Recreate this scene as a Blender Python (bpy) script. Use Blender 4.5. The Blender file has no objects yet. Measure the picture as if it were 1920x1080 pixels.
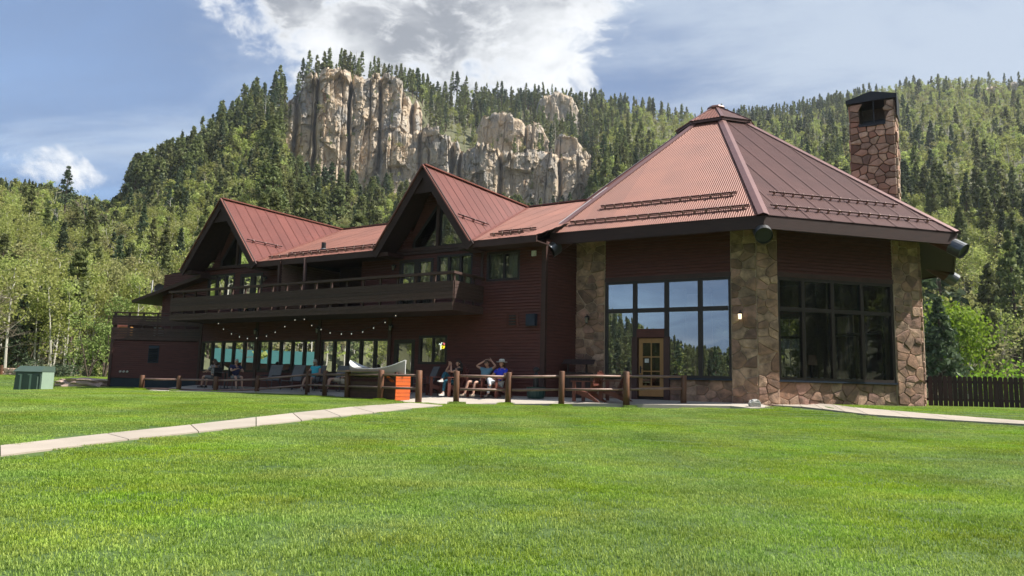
import bpy, bmesh, math, random
import numpy as np
from mathutils import Matrix, Vector

SC = bpy.context.scene
COL = SC.collection
R_ = math.radians
rng = random.Random(7)
npr = np.random.default_rng(11)

# ------------------------------------------------------------------ camera
FPX, PITCH, ROLL, EYE = 1398.03, R_(7.212), R_(-1.344), 0.4224
_F = np.array([0, math.cos(PITCH), math.sin(PITCH)])
_U0 = np.array([0, -math.sin(PITCH), math.cos(PITCH)])
_R0 = np.array([1.0, 0, 0])
_R = _R0 * math.cos(ROLL) - _U0 * math.sin(ROLL)
_U = _U0 * math.cos(ROLL) + _R0 * math.sin(ROLL)
cd = bpy.data.cameras.new('camera')
cam = bpy.data.objects.new('camera', cd); COL.objects.link(cam)
cd.sensor_width = 36.0; cd.lens = FPX / 1920 * 36; cd.clip_end = 6000; cd.clip_start = 0.1
M = Matrix.Identity(4)
for i in range(3):
    M[i][0], M[i][1], M[i][2] = _R[i], _U[i], -_F[i]
M[2][3] = EYE
cam.matrix_world = M
SC.camera = cam

# ------------------------------------------------------------------ light
SUN_AZ, SUN_EL = -5.0, 53.0        # degrees from +x towards +y, elevation
sd = Vector((math.cos(R_(SUN_AZ)) * math.cos(R_(SUN_EL)), math.sin(R_(SUN_AZ)) * math.cos(R_(SUN_EL)), math.sin(R_(SUN_EL))))
sl = bpy.data.lights.new('sun', 'SUN'); sl.energy = 4.2; sl.angle = R_(0.55); sl.color = (1, 0.95, 0.87)
sun = bpy.data.objects.new('sun', sl); COL.objects.link(sun)
sun.rotation_euler = sd.to_track_quat('Z', 'Y').to_euler()
SC.view_settings.view_transform = 'Standard'; SC.view_settings.look = 'None'
SC.view_settings.exposure = 1.15; SC.view_settings.gamma = 1.0
SC.view_settings.use_curve_mapping = False
SC.cycles.max_bounces = 8; SC.cycles.transparent_max_bounces = 24
SC.cycles.diffuse_bounces = 3; SC.cycles.glossy_bounces = 3; SC.cycles.transmission_bounces = 6
SC.cycles.caustics_reflective = False; SC.cycles.caustics_refractive = False

def build_world():
    w = bpy.data.worlds.new('World'); SC.world = w; w.use_nodes = True
    nt = w.node_tree; N = nt.nodes; L = nt.links
    bg = N['Background']; bg.inputs['Strength'].default_value = 0.09
    def nd(t, **k):
        n = N.new(t)
        for a, b in k.items(): setattr(n, a, b)
        return n
    def mth(op, a, b=None, clamp=False):
        n = nd('ShaderNodeMath', operation=op, use_clamp=clamp)
        for i, v in enumerate((a, b)):
            if v is None: continue
            if isinstance(v, (int, float)): n.inputs[i].default_value = v
            else: L.new(v, n.inputs[i])
        return n.outputs[0]
    def ss(v, a, b):
        n = nd('ShaderNodeMapRange', interpolation_type='SMOOTHSTEP')
        n.inputs[1].default_value = a; n.inputs[2].default_value = b
        L.new(v, n.inputs[0]); return n.outputs[0]
    def mix(f, a, b):
        n = nd('ShaderNodeMix', data_type='RGBA')
        for i, v in ((0, f), (6, a), (7, b)):
            if isinstance(v, (int, float)): n.inputs[i].default_value = v
            elif isinstance(v, tuple): n.inputs[i].default_value = (*v, 1)
            else: L.new(v, n.inputs[i])
        return n.outputs[2]
    sky = nd('ShaderNodeTexSky', sky_type='NISHITA', sun_disc=False)
    sky.sun_elevation = R_(SUN_EL); sky.sun_rotation = R_(90 - SUN_AZ)
    sky.air_density = 1.0; sky.dust_density = 0.15; sky.ozone_density = 2.2; sky.altitude = 1300
    tc = nd('ShaderNodeTexCoord'); sp = nd('ShaderNodeSeparateXYZ'); L.new(tc.outputs['Generated'], sp.inputs[0])
    x, y, z = sp.outputs
    zz = mth('ADD', mth('MAXIMUM', z, 0.0), 0.10)
    cb = nd('ShaderNodeCombineXYZ'); L.new(mth('DIVIDE', x, zz), cb.inputs[0]); L.new(mth('DIVIDE', y, zz), cb.inputs[1])
    def noise(scale, det, rough, off=(0, 0, 0), sc=(1, 1, 1), dist=0.0, src=None):
        mp = nd('ShaderNodeMapping'); mp.inputs['Location'].default_value = off; mp.inputs['Scale'].default_value = sc
        L.new(src or cb.outputs[0], mp.inputs[0])
        n = nd('ShaderNodeTexNoise'); n.inputs['Scale'].default_value = scale; n.inputs['Detail'].default_value = det
        n.inputs['Roughness'].default_value = rough; n.inputs['Distortion'].default_value = dist
        L.new(mp.outputs[0], n.inputs[0]); return n.outputs[0]
    # thin high cloud, streaky, thicker towards the right
    ci = noise(0.55, 7, 0.62, (3.1, 0.4, 0), (1.0, 1.5, 1), 0.6)
    ci2 = noise(0.22, 3, 0.5, (7.7, 2.0, 0))
    band = mth('ADD', mth('MULTIPLY', ci, 0.65), mth('MULTIPLY', ci2, 0.55))
    band = mth('ADD', band, mth('MULTIPLY', x, 0.16))
    thin = mth('MULTIPLY', ss(band, 0.20, 0.62), 0.94)
    tone = noise(0.9, 6, 0.6, (9.1, 3.3, 0), (1, 1.7, 1), 0.5)
    col = mix(thin, sky.outputs[0], mix(ss(mth('ADD', tone, mth('MULTIPLY', x, 0.22)), 0.36, 0.66), (0.95, 1.45, 2.5), (2.75, 3.2, 3.85)))
    # heaped cumulus: elliptical banks carved by noise in direction space
    az = mth('DIVIDE', x, mth('MAXIMUM', mth('ABSOLUTE', y), 0.05))
    el = mth('DIVIDE', z, mth('SQRT', mth('ADD', mth('MULTIPLY', x, x), mth('MULTIPLY', y, y))))
    c2 = nd('ShaderNodeCombineXYZ'); L.new(az, c2.inputs[0]); L.new(el, c2.inputs[1])
    def bank(a0, e0, wa, we):
        da = mth('DIVIDE', mth('SUBTRACT', az, a0), wa); de = mth('DIVIDE', mth('SUBTRACT', el, e0), we)
        return mth('SUBTRACT', 1.0, mth('ADD', mth('MULTIPLY', da, da), mth('MULTIPLY', de, de)))
    b = big = bank(-0.13, 0.53, 0.29, 0.16)
    for p in ((-0.325, 0.50, 0.12, 0.10), (-0.615, 0.238, 0.062, 0.024), (-0.30, 0.405, 0.05, 0.03), (0.0, 0.45, 0.11, 0.11), (-0.05, 0.385, 0.10, 0.05), (-0.69, 0.575, 0.10, 0.02)):
        b = mth('MAXIMUM', b, mth('MULTIPLY', bank(*p), 0.34 if p[2] < .065 else 1.0))
    b = mth('MAXIMUM', b, -0.9)
    nz = mth('ADD', mth('MULTIPLY', noise(5.5, 9, 0.62, (0.3, 0.9, 0), (1, 1.35, 1), 0.5, c2.outputs[0]), 0.6), mth('MULTIPLY', noise(19, 7, 0.6, (2.3, 0.1, 0), (1, 1.5, 1), 0.4, c2.outputs[0]), 0.4))
    dens = mth('ADD', mth('MULTIPLY', b, 0.58), mth('MULTIPLY', mth('SUBTRACT', nz, 0.5), 2.9))
    alpha = ss(dens, -0.04, 0.40)
    # lit rims and greyer thick middles (the cloud's own optical depth)
    sh = noise(4.2, 6, 0.55, (1.25, 0.2, 0), (1, 1.5, 1), 0.2, c2.outputs[0])
    thick = mth('MULTIPLY', mth('MULTIPLY', ss(dens, 0.15, 0.62), ss(sh, 0.32, 0.56)), ss(big, -0.8, 0.2))
    ccol = mix(thick, (5.2, 5.3, 5.4), (1.8, 1.95, 2.2))
    col = mix(alpha, col, ccol)
    L.new(col, bg.inputs['Color'])
build_world()

# ------------------------------------------------------------------ helpers
def ray(px, py):
    v = _F * FPX + _R * (px - 960) + _U * (540 - py)
    return v / np.linalg.norm(v)
def at_y(px, py, Y):
    v = ray(px, py); return np.array([0, 0, EYE]) + v * (Y / v[1])
def at_dist(px, py, D):
    v = ray(px, py); return np.array([0, 0, EYE]) + v * (D / math.hypot(v[0], v[1]))
def to_px(p):
    d = np.asarray(p, float) - np.array([0, 0, EYE]); z = d @ _F
    return 960 + FPX * (d @ _R) / z, 540 - FPX * (d @ _U) / z

def link(name, me, parent=None, loc=None):
    o = bpy.data.objects.new(name, me); COL.objects.link(o)
    if parent is not None: o.parent = parent
    if loc is not None: o.location = loc
    return o
def tag(o, label=None, cat=None, group=None, kind=None):
    if label: o['label'] = label
    if cat: o['category'] = cat
    if group: o['group'] = group
    if kind: o['kind'] = kind
    return o
def thing(name, label, cat, loc=(0, 0, 0), rz=0, group=None):
    o = bpy.data.objects.new(name, None); COL.objects.link(o)
    o.empty_display_size = 0.2; o.location = tuple(float(v) for v in loc); o.rotation_euler = (0, 0, rz)
    return tag(o, label, cat, group)
def dup(root, loc, rz=0, sc=None, label=None):
    r = root.copy(); COL.objects.link(r); r.location = tuple(float(v) for v in loc); r.rotation_euler = (0, 0, rz)
    if sc: r.scale = sc if isinstance(sc, tuple) else (sc, sc, sc)
    if label: r['label'] = label
    for ch in list(root.children):
        c = ch.copy(); COL.objects.link(c); c.parent = r
        for g in ch.children:
            d = g.copy(); COL.objects.link(d); d.parent = c
    return r

class MB:
    """collects geometry for one mesh"""
    def __init__(s): s.v = []; s.f = []; s.m = []; s.mi = 0
    def add(s, vs, fs):
        b = len(s.v); s.v.extend([tuple(map(float, p)) for p in vs])
        for f in fs: s.f.append([b + i for i in f]); s.m.append(s.mi)
        return s
    def hexa(s, p):  # 8 corners: bottom 0-3 ccw, top 4-7
        return s.add(p, [(0, 3, 2, 1), (4, 5, 6, 7), (0, 1, 5, 4), (1, 2, 6, 5), (2, 3, 7, 6), (3, 0, 4, 7)])
    def box(s, c, size, ax=None):
        c = np.asarray(c, float); ax = np.eye(3) if ax is None else np.asarray(ax, float)
        h = [a * k / 2 for a, k in zip(ax, size)]
        q = [(-1, -1), (1, -1), (1, 1), (-1, 1)]
        return s.hexa([c + h[0] * a + h[1] * b - h[2] for a, b in q] + [c + h[0] * a + h[1] * b + h[2] for a, b in q])
    def beam(s, A, B, w, h, up=(0, 0, 1), ext=0.0):
        A = np.asarray(A, float); B = np.asarray(B, float); d = B - A; L_ = np.linalg.norm(d); d /= L_
        A = A - d * ext; B = B + d * ext
        sd_ = np.cross(d, up); sd_ /= np.linalg.norm(sd_); u_ = np.cross(sd_, d)
        return s.box((A + B) / 2, (np.linalg.norm(B - A), w, h), (d, sd_, u_))
    def tube(s, pts, rad, n=8, cap=True):
        pts = [np.asarray(p, float) for p in pts]
        if isinstance(rad, (int, float)): rad = [rad] * len(pts)
        b = len(s.v); prev = None
        for i, p in enumerate(pts):
            d = pts[min(i + 1, len(pts) - 1)] - pts[max(i - 1, 0)]; d = d / (np.linalg.norm(d) + 1e-9)
            if prev is None:
                a = np.array([0, 0, 1.0]) if abs(d[2]) < .9 else np.array([1.0, 0, 0])
                x = np.cross(d, a)
            else: x = prev - d * (prev @ d)
            x = x / (np.linalg.norm(x) + 1e-9); prev = x; y = np.cross(d, x)
            for k in range(n):
                t = 2 * math.pi * k / n
                s.v.append(tuple(float(q) for q in p + (x * math.cos(t) + y * math.sin(t)) * rad[i]))
        for i in range(len(pts) - 1):
            for k in range(n):
                k2 = (k + 1) % n
                s.f.append([b + i * n + k, b + i * n + k2, b + (i + 1) * n + k2, b + (i + 1) * n + k]); s.m.append(s.mi)
        if cap:
            s.f.append([b + k for k in range(n)][::-1]); s.m.append(s.mi)
            e = b + (len(pts) - 1) * n; s.f.append([e + k for k in range(n)]); s.m.append(s.mi)
        return s
    def ball(s, c, r, nu=8, nv=6):
        c = np.asarray(c, float); r = np.asarray(r if hasattr(r, '__len__') else (r, r, r), float)
        vs = [c + r * (0, 0, -1)]
        for j in range(1, nv):
            t = math.pi * j / nv
            for i in range(nu):
                a = 2 * math.pi * i / nu; vs.append(c + r * (math.sin(t) * math.cos(a), math.sin(t) * math.sin(a), -math.cos(t)))
        vs.append(c + r * (0, 0, 1)); fs = []
        for i in range(nu):
            i2 = (i + 1) % nu; fs.append((0, 1 + i2, 1 + i))
            for j in range(nv - 2): a = 1 + j * nu; fs.append((a + i, a + i2, a + nu + i2, a + nu + i))
            a = 1 + (nv - 2) * nu; fs.append((a + i, a + i2, len(vs) - 1))
        return s.add(vs, fs)
    def prism(s, poly, ext):
        poly = [np.asarray(p, float) for p in poly]; e = np.asarray(ext, float); n = len(poly)
        return s.add(poly + [p + e for p in poly], [tuple(range(n))[::-1], tuple(range(n, 2 * n))] + [(i, (i + 1) % n, n + (i + 1) % n, n + i) for i in range(n)])
    def mesh(s, name, mats, origin=None, smooth=False):
        me = bpy.data.meshes.new(name)
        v = s.v
        if origin is not None:
            ox, oy, oz = [float(q) for q in origin]; v = [(a - ox, b - oy, c - oz) for a, b, c in v]
        me.from_pydata(v, [], s.f)
        for m in (mats if isinstance(mats, (list, tuple)) else [mats]): me.materials.append(m)
        if any(s.m): me.polygons.foreach_set('material_index', s.m)
        if smooth: me.polygons.foreach_set('use_smooth', [True] * len(s.f))
        me.update(); return me
    def part(s, name, mat, parent, smooth=False, label=None, kind=None):
        """child in world coordinates of an unrotated parent (chain)"""
        o = np.zeros(3); p = parent
        while p is not None: o += np.array(p.location); p = p.parent
        ob = link(name, s.mesh(name, mat, o, smooth), parent)
        return tag(ob, label, None, None, kind)
    def local(s, name, mat, parent, smooth=False):
        return link(name, s.mesh(name, mat, None, smooth), parent)

# value noise
def _h(ix, iy, seed):
    n = (ix.astype(np.int64) * 374761393 + iy.astype(np.int64) * 668265263 + seed * 974711) & 0xffffffff
    n = ((n ^ (n >> 13)) * 1274126177) & 0xffffffff
    return ((n ^ (n >> 16)) & 0xffff) / 65535.0
def vn(x, y, seed=0):
    x = np.asarray(x, float); y = np.asarray(y, float)
    ix = np.floor(x); iy = np.floor(y); fx = x - ix; fy = y - iy
    fx = fx * fx * (3 - 2 * fx); fy = fy * fy * (3 - 2 * fy)
    a = _h(ix, iy, seed); b = _h(ix + 1, iy, seed); c = _h(ix, iy + 1, seed); d = _h(ix + 1, iy + 1, seed)
    return (a * (1 - fx) + b * fx) * (1 - fy) + (c * (1 - fx) + d * fx) * fy
def fbm(x, y, seed=0, o=4):
    r = 0; a = 0.5
    for i in range(o): r = r + a * vn(np.asarray(x) * 2 ** i, np.asarray(y) * 2 ** i, seed + i * 17); a *= .5
    return r
def sstep(a, b, x): t = np.clip((np.asarray(x, float) - a) / (b - a), 0, 1); return t * t * (3 - 2 * t)

# ------------------------------------------------------------------ materials
def new_mat(name):
    m = bpy.data.materials.new(name); m.use_nodes = True
    return m, m.node_tree.nodes, m.node_tree.links, m.node_tree.nodes['Principled BSDF']
def mat(name, c1, c2=None, scale=6.0, rough=0.7, stretch=(1, 1, 1), bump=0.0, metal=0.0, spec=0.5, rnd=0.0, fine=0.0, coat=0.0, det=6, world=False):
    m, N, L, P = new_mat(name)
    P.inputs['Roughness'].default_value = rough; P.inputs['Metallic'].default_value = metal
    P.inputs['Specular IOR Level'].default_value = spec; P.inputs['Coat Weight'].default_value = coat
    tc = N.new('ShaderNodeTexCoord'); mp = N.new('ShaderNodeMapping'); mp.inputs['Scale'].default_value = stretch
    if world:
        g = N.new('ShaderNodeNewGeometry'); L.new(g.outputs['Position'], mp.inputs[0])
    else: L.new(tc.outputs['Object'], mp.inputs[0])
    nz = N.new('ShaderNodeTexNoise'); nz.inputs['Scale'].default_value = scale; nz.inputs['Detail'].default_value = det
    nz.inputs['Roughness'].default_value = 0.62; L.new(mp.outputs[0], nz.inputs[0])
    mr = N.new('ShaderNodeMapRange'); mr.inputs[1].default_value = .3; mr.inputs[2].default_value = .7; L.new(nz.outputs[0], mr.inputs[0])
    mx = N.new('ShaderNodeMix'); mx.data_type = 'RGBA'
    mx.inputs[6].default_value = (*c1, 1); mx.inputs[7].default_value = (*(c2 or tuple(v * .72 for v in c1)), 1)
    L.new(mr.outputs[0], mx.inputs[0]); out = mx.outputs[2]
    if rnd:
        oi = N.new('ShaderNodeObjectInfo'); hs = N.new('ShaderNodeHueSaturation')
        a = N.new('ShaderNodeMapRange'); a.inputs[3].default_value = 1 - rnd; a.inputs[4].default_value = 1 + rnd
        L.new(oi.outputs['Random'], a.inputs[0]); L.new(a.outputs[0], hs.inputs['Value']); L.new(out, hs.inputs['Color']); out = hs.outputs[0]
    L.new(out, P.inputs['Base Color'])
    if bump:
        n2 = N.new('ShaderNodeTexNoise'); n2.inputs['Scale'].default_value = scale * (fine or 3); n2.inputs['Detail'].default_value = 5
        L.new(mp.outputs[0], n2.inputs[0])
        b = N.new('ShaderNodeBump'); b.inputs['Strength'].default_value = bump; b.inputs['Distance'].default_value = .02
        L.new(n2.outputs[0], b.inputs['Height']); L.new(b.outputs[0], P.inputs['Normal'])
    return m
def per_stone(m, tones):
    N = m.node_tree.nodes; L = m.node_tree.links; mx = [n for n in N if n.type == 'MIX'][0]
    oi = N.new('ShaderNodeObjectInfo'); cr = N.new('ShaderNodeValToRGB'); cr.color_ramp.interpolation = 'CONSTANT'; e = cr.color_ramp.elements
    e[0].color = (*tones[0], 1)
    for i, c in enumerate(tones[1:], 1):
        q = e[1] if i == 1 else e.new(i / len(tones)); q.position = i / len(tones); q.color = (*c, 1)
    w = N.new('ShaderNodeMath'); w.operation = 'FRACT'; w2 = N.new('ShaderNodeMath'); w2.operation = 'MULTIPLY'; w2.inputs[1].default_value = 7.31
    L.new(oi.outputs['Random'], w2.inputs[0]); L.new(w2.outputs[0], w.inputs[0]); L.new(w.outputs[0], cr.inputs[0]); L.new(cr.outputs[0], mx.inputs[6])
def emit_mat(name, c, s):
    m, N, L, P = new_mat(name); P.inputs['Base Color'].default_value = (*c, 1)
    P.inputs['Emission Color'].default_value = (*c, 1); P.inputs['Emission Strength'].default_value = s
    return m
def glass_mat(name, refl, tint):
    m, N, L, P = new_mat(name); N.remove(P); out = N['Material Output']
    t = N.new('ShaderNodeBsdfTransparent'); t.inputs[0].default_value = (*tint, 1)
    g = N.new('ShaderNodeBsdfGlossy'); g.inputs['Roughness'].default_value = 0.0; g.inputs['Color'].default_value = (.93, .97, 1, 1)
    nz = N.new('ShaderNodeTexNoise'); nz.inputs['Scale'].default_value = .9; nz.inputs['Detail'].default_value = 1
    tc = N.new('ShaderNodeTexCoord'); L.new(tc.outputs['Object'], nz.inputs[0])
    bp = N.new('ShaderNodeBump'); bp.inputs['Strength'].default_value = .05; bp.inputs['Distance'].default_value = .03
    L.new(nz.outputs[0], bp.inputs['Height']); L.new(bp.outputs[0], g.inputs['Normal'])
    fr = N.new('ShaderNodeFresnel'); fr.inputs[0].default_value = 1.5
    mr = N.new('ShaderNodeMapRange'); mr.inputs[1].default_value = .03; mr.inputs[2].default_value = .6; mr.inputs[3].default_value = refl; mr.inputs[4].default_value = .95
    L.new(fr.outputs[0], mr.inputs[0])
    mx = N.new('ShaderNodeMixShader'); L.new(mr.outputs[0], mx.inputs[0]); L.new(t.outputs[0], mx.inputs[1]); L.new(g.outputs[0], mx.inputs[2])
    L.new(mx.outputs[0], out.inputs[0]); return m
def leaf_mat(name, cols, trans=0.35, rough=0.6, objrnd=0.22):
    m, N, L, P = new_mat(name)
    oi = N.new('ShaderNodeObjectInfo'); g = N.new('ShaderNodeNewGeometry')
    nz = N.new('ShaderNodeTexNoise'); nz.inputs['Scale'].default_value = .9; nz.inputs['Detail'].default_value = 3; L.new(g.outputs['Position'], nz.inputs[0])
    a = N.new('ShaderNodeMath'); a.operation = 'MULTIPLY_ADD'; a.inputs[1].default_value = .55; L.new(g.outputs['Random Per Island'], a.inputs[0])
    s = N.new('ShaderNodeMath'); s.operation = 'MULTIPLY'; s.inputs[1].default_value = .45; L.new(nz.outputs[0], s.inputs[0]); L.new(s.outputs[0], a.inputs[2])
    cr = N.new('ShaderNodeValToRGB'); e = cr.color_ramp.elements
    for i, c in enumerate(cols):
        p = i / (len(cols) - 1)
        if i == 0: e[0].position = .1; e[0].color = (*c, 1)
        elif i == len(cols) - 1: e[-1].position = .85; e[-1].color = (*c, 1)
        else: q = e.new(.1 + .75 * p); q.color = (*c, 1)
    L.new(a.outputs[0], cr.inputs[0])
    hs = N.new('ShaderNodeHueSaturation'); mr = N.new('ShaderNodeMapRange'); mr.inputs[3].default_value = 1 - objrnd; mr.inputs[4].default_value = 1 + objrnd
    L.new(oi.outputs['Random'], mr.inputs[0]); L.new(mr.outputs[0], hs.inputs['Value'])
    mh = N.new('ShaderNodeMapRange'); mh.inputs[3].default_value = .485; mh.inputs[4].default_value = .515
    L.new(oi.outputs['Random'], mh.inputs[0]); L.new(mh.outputs[0], hs.inputs['Hue']); L.new(cr.outputs[0], hs.inputs['Color'])
    P.inputs['Roughness'].default_value = rough; P.inputs['Specular IOR Level'].default_value = .25
    L.new(hs.outputs[0], P.inputs['Base Color'])
    tr = N.new('ShaderNodeBsdfTranslucent'); L.new(hs.outputs[0], tr.inputs[0])
    mx = N.new('ShaderNodeMixShader'); mx.inputs[0].default_value = trans
    L.new(P.outputs[0], mx.inputs[1]); L.new(tr.outputs[0], mx.inputs[2]); L.new(mx.outputs[0], N['Material Output'].inputs[0])
    return m

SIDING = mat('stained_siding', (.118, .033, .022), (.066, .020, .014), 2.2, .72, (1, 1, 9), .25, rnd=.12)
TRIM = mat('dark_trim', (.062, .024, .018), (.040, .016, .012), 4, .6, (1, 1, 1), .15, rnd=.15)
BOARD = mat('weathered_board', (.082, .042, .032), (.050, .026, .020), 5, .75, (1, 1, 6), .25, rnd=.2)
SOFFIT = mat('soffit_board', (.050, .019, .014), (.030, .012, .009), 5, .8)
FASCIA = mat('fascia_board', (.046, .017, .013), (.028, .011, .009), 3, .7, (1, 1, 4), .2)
ROOF_PALE = mat('pale_red_metal', (.225, .082, .052), (.165, .060, .039), .7, .55, (1, 1, 1), .06, metal=.15, rnd=.10, fine=30)  # paler red sheet tone, chosen by roof face
ROOF_RED = mat('red_metal', (.205, .066, .050), (.155, .050, .039), .8, .42, (1, 1, 1), .06, metal=.15, rnd=.08, fine=30)
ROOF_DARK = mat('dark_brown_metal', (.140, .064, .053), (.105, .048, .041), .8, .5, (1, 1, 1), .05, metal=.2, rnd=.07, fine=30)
RIDGE = mat('ridge_metal', (.25, .095, .072), (.19, .072, .056), 1.5, .4, metal=.15)
RIDGE_PALE = mat('hip_metal', (.24, .125, .11), (.19, .10, .09), 1.5, .35, metal=.3)
RAILMETAL = mat('guard_rail_metal', (.11, .04, .035), (.07, .026, .022), 3, .5, metal=.2)
BRACKET = mat('guard_bracket', (.36, .24, .21), None, 3, .4, metal=.4)
FLASH = mat('pale_flashing', (.72, .66, .62), (.6, .54, .5), 2, .35, metal=.3)
STEEL = mat('galvanised_cap', (.16, .165, .17), (.10, .105, .11), 6, .38, metal=.75)
LOGM = mat('stained_log', (.11, .034, .024), (.06, .02, .015), 3, .55, (1, 1, 1), .25)
STONE = mat('brown_sandstone', (.30, .215, .150), (.13, .082, .058), 3.6, .85, (1, 1, 1), .9, rnd=.34, fine=5)
CHSTONE = mat('chimney_fieldstone', (.30, .195, .145), (.25, .155, .115), 3.0, .82, (1, 1, 1), .6, rnd=.5, fine=5)
MORTAR = mat('tan_mortar', (.47, .35, .255), (.36, .265, .195), 9, .95, (1, 1, 1), .6)
DMORTAR = mat('recessed_mortar', (.15, .105, .078), (.10, .072, .055), 9, .95, (1, 1, 1), .5)
GLASS = glass_mat('coated_window_glass', .42, (.30, .32, .31))
GLASS2 = glass_mat('clear_window_glass', .09, (.60, .62, .60))
GLASSW = glass_mat('wing_window_glass', .12, (.50, .52, .50))
FRAME = mat('window_frame', (.028, .017, .014), (.02, .012, .01), 6, .5)
BLIND = mat('pale_blind', (.55, .53, .45), (.48, .46, .4), 5, .85, (1, 1, 12))
CURTAIN = mat('green_curtain', (.20, .24, .19), (.12, .15, .12), 7, .9, (6, 6, .4))
PALECURTAIN = mat('pale_curtain', (.42, .40, .34), (.24, .23, .2), 7, .9, (6, 6, .4))
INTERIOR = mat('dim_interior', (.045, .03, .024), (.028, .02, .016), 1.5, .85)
BLACK = mat('black_metal', (.014, .014, .016), None, 8, .45)
NAVY = mat('dark_blue_box', (.012, .022, .045), None, 8, .5)
WHITEP = mat('white_plastic', (.72, .71, .66), None, 8, .5)
CONCRETE = mat('pale_concrete', (.40, .345, .285), (.32, .275, .225), 1.3, .9, (1, 1, 1), .25, rnd=.06, fine=40, world=True)
PATIOC = mat('patio_concrete', (.46, .41, .345), (.37, .33, .28), .9, .9, (1, 1, 1), .25, fine=40, world=True)
POST = mat('log_post', (.165, .070, .032), (.075, .034, .018), 4, .6, (1, 1, .35), .45, rnd=.2, fine=4)
RAIL = mat('log_rail', (.30, .19, .15), (.17, .10, .075), 3, .5, (1, 1, 1), .3, rnd=.12)
PICKET = mat('stained_picket', (.052, .017, .014), (.026, .010, .009), 5, .65, (1, 1, .4), .3, rnd=.35)
OAK = mat('honey_door', (.42, .22, .07), (.33, .16, .05), 2.5, .5, (1, 1, .3), .1)
TEALFND = mat('foundation_paint', (.018, .035, .045), (.012, .022, .03), 3, .8)
LAMPGLOW = emit_mat('lamp_bulb', (1, .80, .50), .9)
BULB = emit_mat('string_bulb', (1, .93, .80), .20)
per_stone(STONE, [(.47, .275, .185), (.38, .21, .135), (.52, .34, .235), (.42, .235, .18), (.33, .19, .13), (.48, .31, .21)])
per_stone(CHSTONE, [(.48, .29, .21), (.56, .38, .29), (.40, .20, .135), (.50, .38, .27), (.33, .20, .14), (.60, .44, .34)])
print('base ok')
# ------------------------------------------------------------------ site frames
W = np.array([1.1457, 26.4593]); AZW = R_(31.96)
u_ = np.array([-math.cos(AZW), math.sin(AZW)]); n_ = np.array([-math.sin(AZW), -math.cos(AZW)])
CO = np.array([9.1197, 32.6995]); ROT = R_(-7.412 - 90); RE, RW = 9.835, 8.44
ZE, ZRIDGE, OVER, ORIDGE = 5.53, 8.72, 1.05, -6.9
def ov(k, r, z=0.0):
    a = ROT + R_(45) * k; return np.array([CO[0] + r * math.cos(a), CO[1] + r * math.sin(a), z])
class Fr:
    def __init__(s, O, T, N):
        s.O = np.array([*O[:2], 0.0]); s.T = np.array([*T[:2], 0.0]); s.N = np.array([*N[:2], 0.0]); s.Z = np.array([0, 0, 1.0])
    def p(s, t, o, z): return s.O + s.T * t + s.N * o + s.Z * z
    def bx(s, mb, t0, t1, o0, o1, z0, z1):
        q = [(t0, o0), (t1, o0), (t1, o1), (t0, o1)]
        return mb.hexa([s.p(a, b, z0) for a, b in q] + [s.p(a, b, z1) for a, b in q])
WF = Fr(W, u_, n_)
def octf(k):
    A = ov(k - 1, RW); B = ov(k, RW); T = (B - A) / np.linalg.norm(B - A)
    return Fr(A, T, np.array([T[1], -T[0], 0]))
LF = 2 * RW * math.sin(R_(22.5))
def patio_z(x, y):
    o = (np.asarray(x) - W[0]) * n_[0] + (np.asarray(y) - W[1]) * n_[1]
    return -.06 - .055 * np.clip(np.maximum(o, (24.2 - np.asarray(y)) * 2.2), 0, 4.6)

lodge = thing('lodge', 'long dark red timber lodge with rusty metal roofs and an eight-sided stone-pillared hall', 'lodge', (0, 0, 0))

def siding(name, fr, t0, t1, z0, z1, holes, parent, course=.112, m=None, zt=None):
    """lapped boards, real laps; zt(t) gives a sloping top"""
    mb = MB(); nz = int(math.ceil((z1 - z0) / course))
    for i in range(nz):
        a0 = z0 + i * course; a1 = min(z1, a0 + course)
        cuts = sorted({a0, a1} | {h for H in holes for h in H[2:4] if a0 < h < a1})
        for c0, c1 in zip(cuts, cuts[1:]):
            iv = [(t0, t1)]
            if zt is not None:
                iv = zt((c0 + c1) / 2)
                iv = [(max(t0, a), min(t1, b)) for a, b in iv if min(t1, b) > max(t0, a)]
            for H in holes:
                if H[2] < (c0 + c1) / 2 < H[3]:
                    nv = []
                    for a, b in iv:
                        if H[0] > a: nv.append((a, min(b, H[0])))
                        if H[1] < b: nv.append((max(a, H[1]), b))
                    iv = [q for q in nv if q[1] - q[0] > 1e-4]
            gv = min(.020, (c1 - c0) * .4) if c0 == a0 else 0.0
            o0 = .006 + .024 * (1 - (c0 - a0) / course); o1 = .006 + .024 * (1 - (c1 - a0) / course)
            for a, b in iv:
                if gv:
                    mb.add([fr.p(a, -.022, c0), fr.p(b, -.022, c0), fr.p(b, -.022, c0 + gv), fr.p(a, -.022, c0 + gv)], [(0, 1, 2, 3)])
                    mb.add([fr.p(a, -.022, c0), fr.p(b, -.022, c0), fr.p(b, .006, c0), fr.p(a, .006, c0)], [(3, 2, 1, 0)])
                g0 = c0 + gv
                mb.add([fr.p(a, o0, g0), fr.p(b, o0, g0), fr.p(b, o1, c1), fr.p(a, o1, c1)], [(0, 1, 2, 3)])
                mb.add([fr.p(a, -.022, g0), fr.p(b, -.022, g0), fr.p(b, o0, g0), fr.p(a, o0, g0)], [(0, 1, 2, 3)])
                mb.add([fr.p(a, -.13, c0), fr.p(b, -.13, c0), fr.p(b, -.13, c1), fr.p(a, -.13, c1)], [(3, 2, 1, 0)])
    return mb.part(name, m or SIDING, parent, kind='stuff')

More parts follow.
